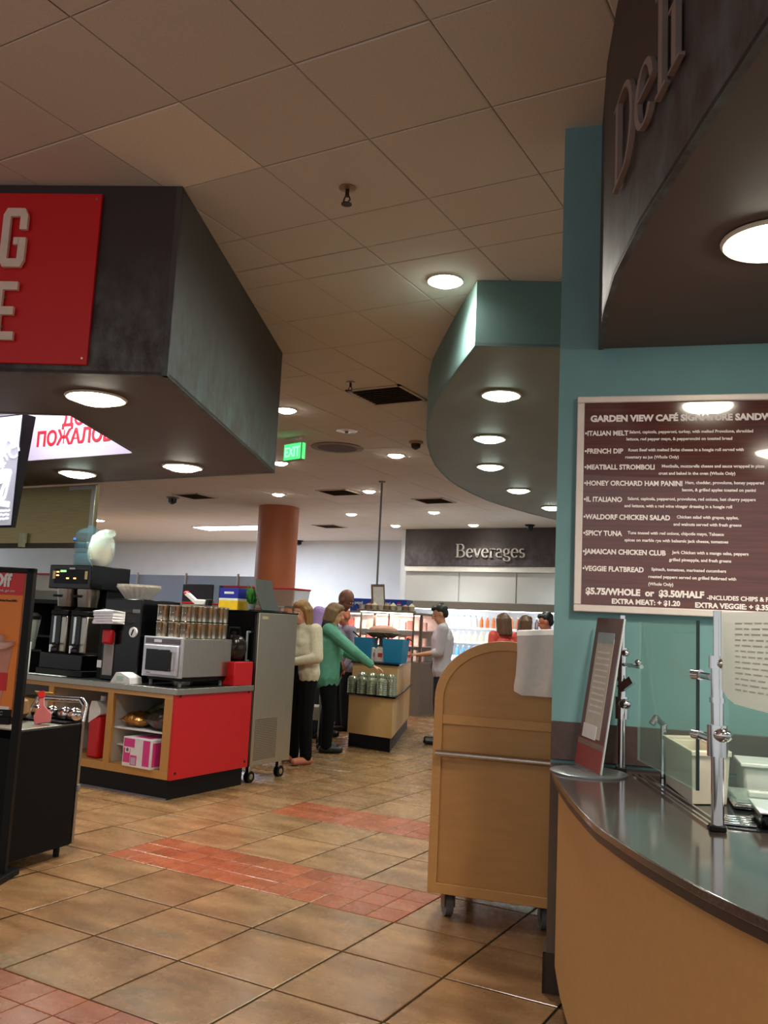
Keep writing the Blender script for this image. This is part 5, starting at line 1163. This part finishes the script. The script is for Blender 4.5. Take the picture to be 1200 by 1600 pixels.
    if female:
        for sx_ in (1,-1): s.sph(J['chest']+V((sx_*.065,-.085*fat,-.03))*k, .058*k, 12, 8)
    ka = k*(1+fat)/2
    for n in 'LR':
        s.cap(J['sho'+n], J['elb'+n], .070*ka, .058*ka)
        if sleeves == 'long': s.cap(J['elb'+n], J['wri'+n]-(J['wri'+n]-J['elb'+n])*.10, .057*ka, .042*ka)
        elif sleeves == 'rolled': s.cap(J['elb'+n], J['elb'+n]+(J['wri'+n]-J['elb'+n])*.22, .059*k, .056*k)
    fuse(s, 'shirt', shirt, t, vox)
    if vest:
        v = MB()
        for sx_ in (1,-1):
            v.cap(V((sx_*.085,.015,.90))*k, V((sx_*.07,.015,1.02))*k, .134*k, .128*k); v.cap(V((sx_*.07,.015,1.02))*k, J['chest']+V((sx_*.075,.02,-.02))*k, .128*k, .134*k); v.cap(J['chest']+V((sx_*.10,.03,.03))*k, J['sho'+('L' if sx_ > 0 else 'R')]+V((-sx_*.06,.02,-.01))*k, .088*k, .080*k)
        fuse(v, 'vest', vest, t, vox)
    for n in 'LR':
        MB().cap(J['ank'+n]+V((0,.045,-.045))*k, J['toe'+n]+V((0,0,.012)), .043*k, .036*k, 12).build('shoe', shoes or shoem, t)
    if hair and hairstyle != 'bald':
        q = MB(HM)
        if hairstyle == 'short': q.sph((0,.030,.048),(.084,.088,.086),16,10).sph((0,.055,.0),(.074,.055,.07),14,8).sph((0,-.03,.085),(.062,.06,.04),12,8)
        else:
            q.sph((0,.026,.044),(.092,.098,.090),18,12).sph((0,-.02,.085),(.07,.07,.04),14,8)
            ll = {'bob':.15,'long':.24,'longer':.34}[hairstyle]
            for a in range(9):
                an = math.radians(-5+190*a/8) ; x_ = .084*math.cos(an); y_ = .030+.072*math.sin(an); q.cap((x_,y_,.03), (x_*1.10,y_*1.1-.004,.0-ll+.06), .036, .026, 8)
            for sx_ in (1,-1): q.cap((sx_*.02,-.050,.105),(sx_*.080,-.022,.04),.020,.018,8).cap((sx_*.080,-.022,.04),(sx_*.090,-.005,-ll*.55),.018,.018,8)
        fuse(q, 'hair', hair, t, vox*.8, 4)
    return t
blonde = mat('hair_blonde',(150,108,62),.5,0,.3,60,stretch=(1,1,.2)); ashb = mat('hair_ash',(124,96,66),.5,0,.25,60,stretch=(1,1,.2)); brownh = mat('hair_brown',(96,62,42),.5,0,.25,60,stretch=(1,1,.2)); dkh = mat('hair_black',(22,18,18),.45)
trb = mat('trousers_black',(6,6,9),.85,0,.1,20,spec=.2); cream_s = mat('sweater_cream',(212,200,174),.85,0,.08,50,bump=.2); teal_s = mat('blouse_teal',(90,156,132),.6,0,.10,14,bump=.15); lav = mat('shirt_lavender',(184,170,180),.7,0,.06,20); lav2 = mat('shirt_purple',(186,150,214),.7); vst = mat('vest_navy',(26,26,40),.8); pinkp = mat('shirt_mauve',(150,140,160),.7); coral = mat('top_coral',(232,84,76),.6); navy = mat('top_grey_navy',(70,78,92),.7)
person('blonde woman in a cream sweater and black trousers, half behind the steel cabinet', (-5.155,7.58,0), (-.25,-1), 1.64, skinA, cream_s, trb, blonde, 'long',
       fat=1.12, pose=dict(J={'head':(-.02,-.06,1.565),'neck':(0,-.02,1.43),'wriL':(.10,-.24,1.05),'elbL':(.25,-.03,1.10),'elbR':(-.25,-.05,1.12),'wriR':(-.08,-.26,1.06)}, nod=.22, tilt=.10, yaw=.18), female=True, hem=.90, shoes=skinB)
person('woman in a teal blouse and black trousers with ash bob hair, reaching toward the bowls', (-5.44,8.50,0), (.86,.42), 1.645, skinA, teal_s, trb, ashb, 'bob', fat=1.28,
       pose=dict(J={'head':(0,-.05,1.57),'neck':(0,-.02,1.43),'elbR':(-.19,-.30,1.16),'wriR':(-.10,-.52,1.0),'elbL':(.22,-.12,1.15),'wriL':(.16,-.34,1.06),'toeL':(.12,-.12,.03),'kneR':(-.13,-.05,.5),'ankR':(-.14,-.04,.085),'toeR':(-.15,-.2,.03)}, nod=.25, handR=(.1,-1,-.35)), female=True, hem=.80)
person('tall bald man in purple shirt and dark vest, looking down behind the teal blouse', (-6.13,9.46,0), (.92,.10), 1.90, skinC, lav2, vst, None, 'bald', pose=dict(J={'head':(0,-.24,1.53),'neck':(0,-.08,1.43)}, nod=.5), vest=vst)
person('older balding man with ruddy face in a mauve shirt, right of the teal blouse woman', (-6.36,10.33,0), (-.55,-.85), 1.64, skinB, pinkp, vst, None, 'bald', pose=dict(J={'head':(0,-.04,1.565)}, nod=.12))
person('young man in a pale lavender shirt with short black hair, forearms out at the drinks', (-4.80,10.12,0), (-.9,-.42), 1.735, skinD, lav, vst, dkh, 'short',
       pose=dict(J={'head':(0,-.045,1.565),'elbL':(.21,-.03,1.10),'wriL':(.12,-.28,1.06),'elbR':(-.21,-.04,1.10),'wriR':(-.10,-.30,1.05)}, nod=.35, handL=(-.2,-1,.0), handR=(.2,-1,0)), sleeves='rolled')
person('woman with brown hair in a coral top, behind the maple cart', (-4.62,11.70,0), (-.75,.5), 1.67, skinA, coral, vst, brownh, 'long', pose=dict(nod=.15), female=True, sleeves='short')
person('woman with long brown hair in a grey top, next to the coral top', (-4.56,12.44,0), (.4,.8), 1.67, skinA, navy, vst, brownh, 'longer', pose=dict(nod=.1), female=True)
person('dark haired man in a pale shirt cut off by the teal wall edge', (-3.75,11.0,0), (-.9,-.3), 1.69, skinB, lav, vst, dkh, 'short', pose=dict(nod=.25))
person('brown haired worker in a cream shirt behind the canisters, head down', (-6.96,8.57,0), (.1,-1), 1.80, skinA, cream_s, vst, brownh, 'short', pose=dict(J={'head':(.0,-.06,1.555)}, nod=.35))
bg2 = thing('stroller', 'grey metal wheeled frame on the floor behind the two women', 'trolley', (-5.98,8.93,0), .3)
for x in (-.2,.2):
    MB().tube([(x,-.15,.06),(x,-.15,.6),(x,.15,.6),(x,.15,.06)],.012).build('frame', steel, bg2)
    for y in (-.15,.15): MB().cyl((x-.012,y,.05),(x+.012,y,.05),.05,n=14).build('wheel', black, bg2)
bx('basket', mat('basket_pale',(170,160,150),.5), bg2, -.19,.19,-.14,.14,.28,.44,.01)
pk2 = thing('added_pink_lamp', 'added pink tube lamp just outside the frame, tinting the ceiling', 'lamp', (-2.25,1.05,CEIL-.05)); MB().tube([(-.3,0,0),(.3,0,0)],.018).build('tube', glow('pink_tube',(255,120,190),3), pk2); bx('base', white, pk2, -.32,.32,-.03,.03,.02,.049)  # unseen pink fixture, added to tint the near left ceiling
l = bpy.data.objects.new('bulb', lamp_data('pink', 'POINT', 3, (255,120,180), .2)); C.objects.link(l); l.parent = pk2; l.location = (0,0,-.08)
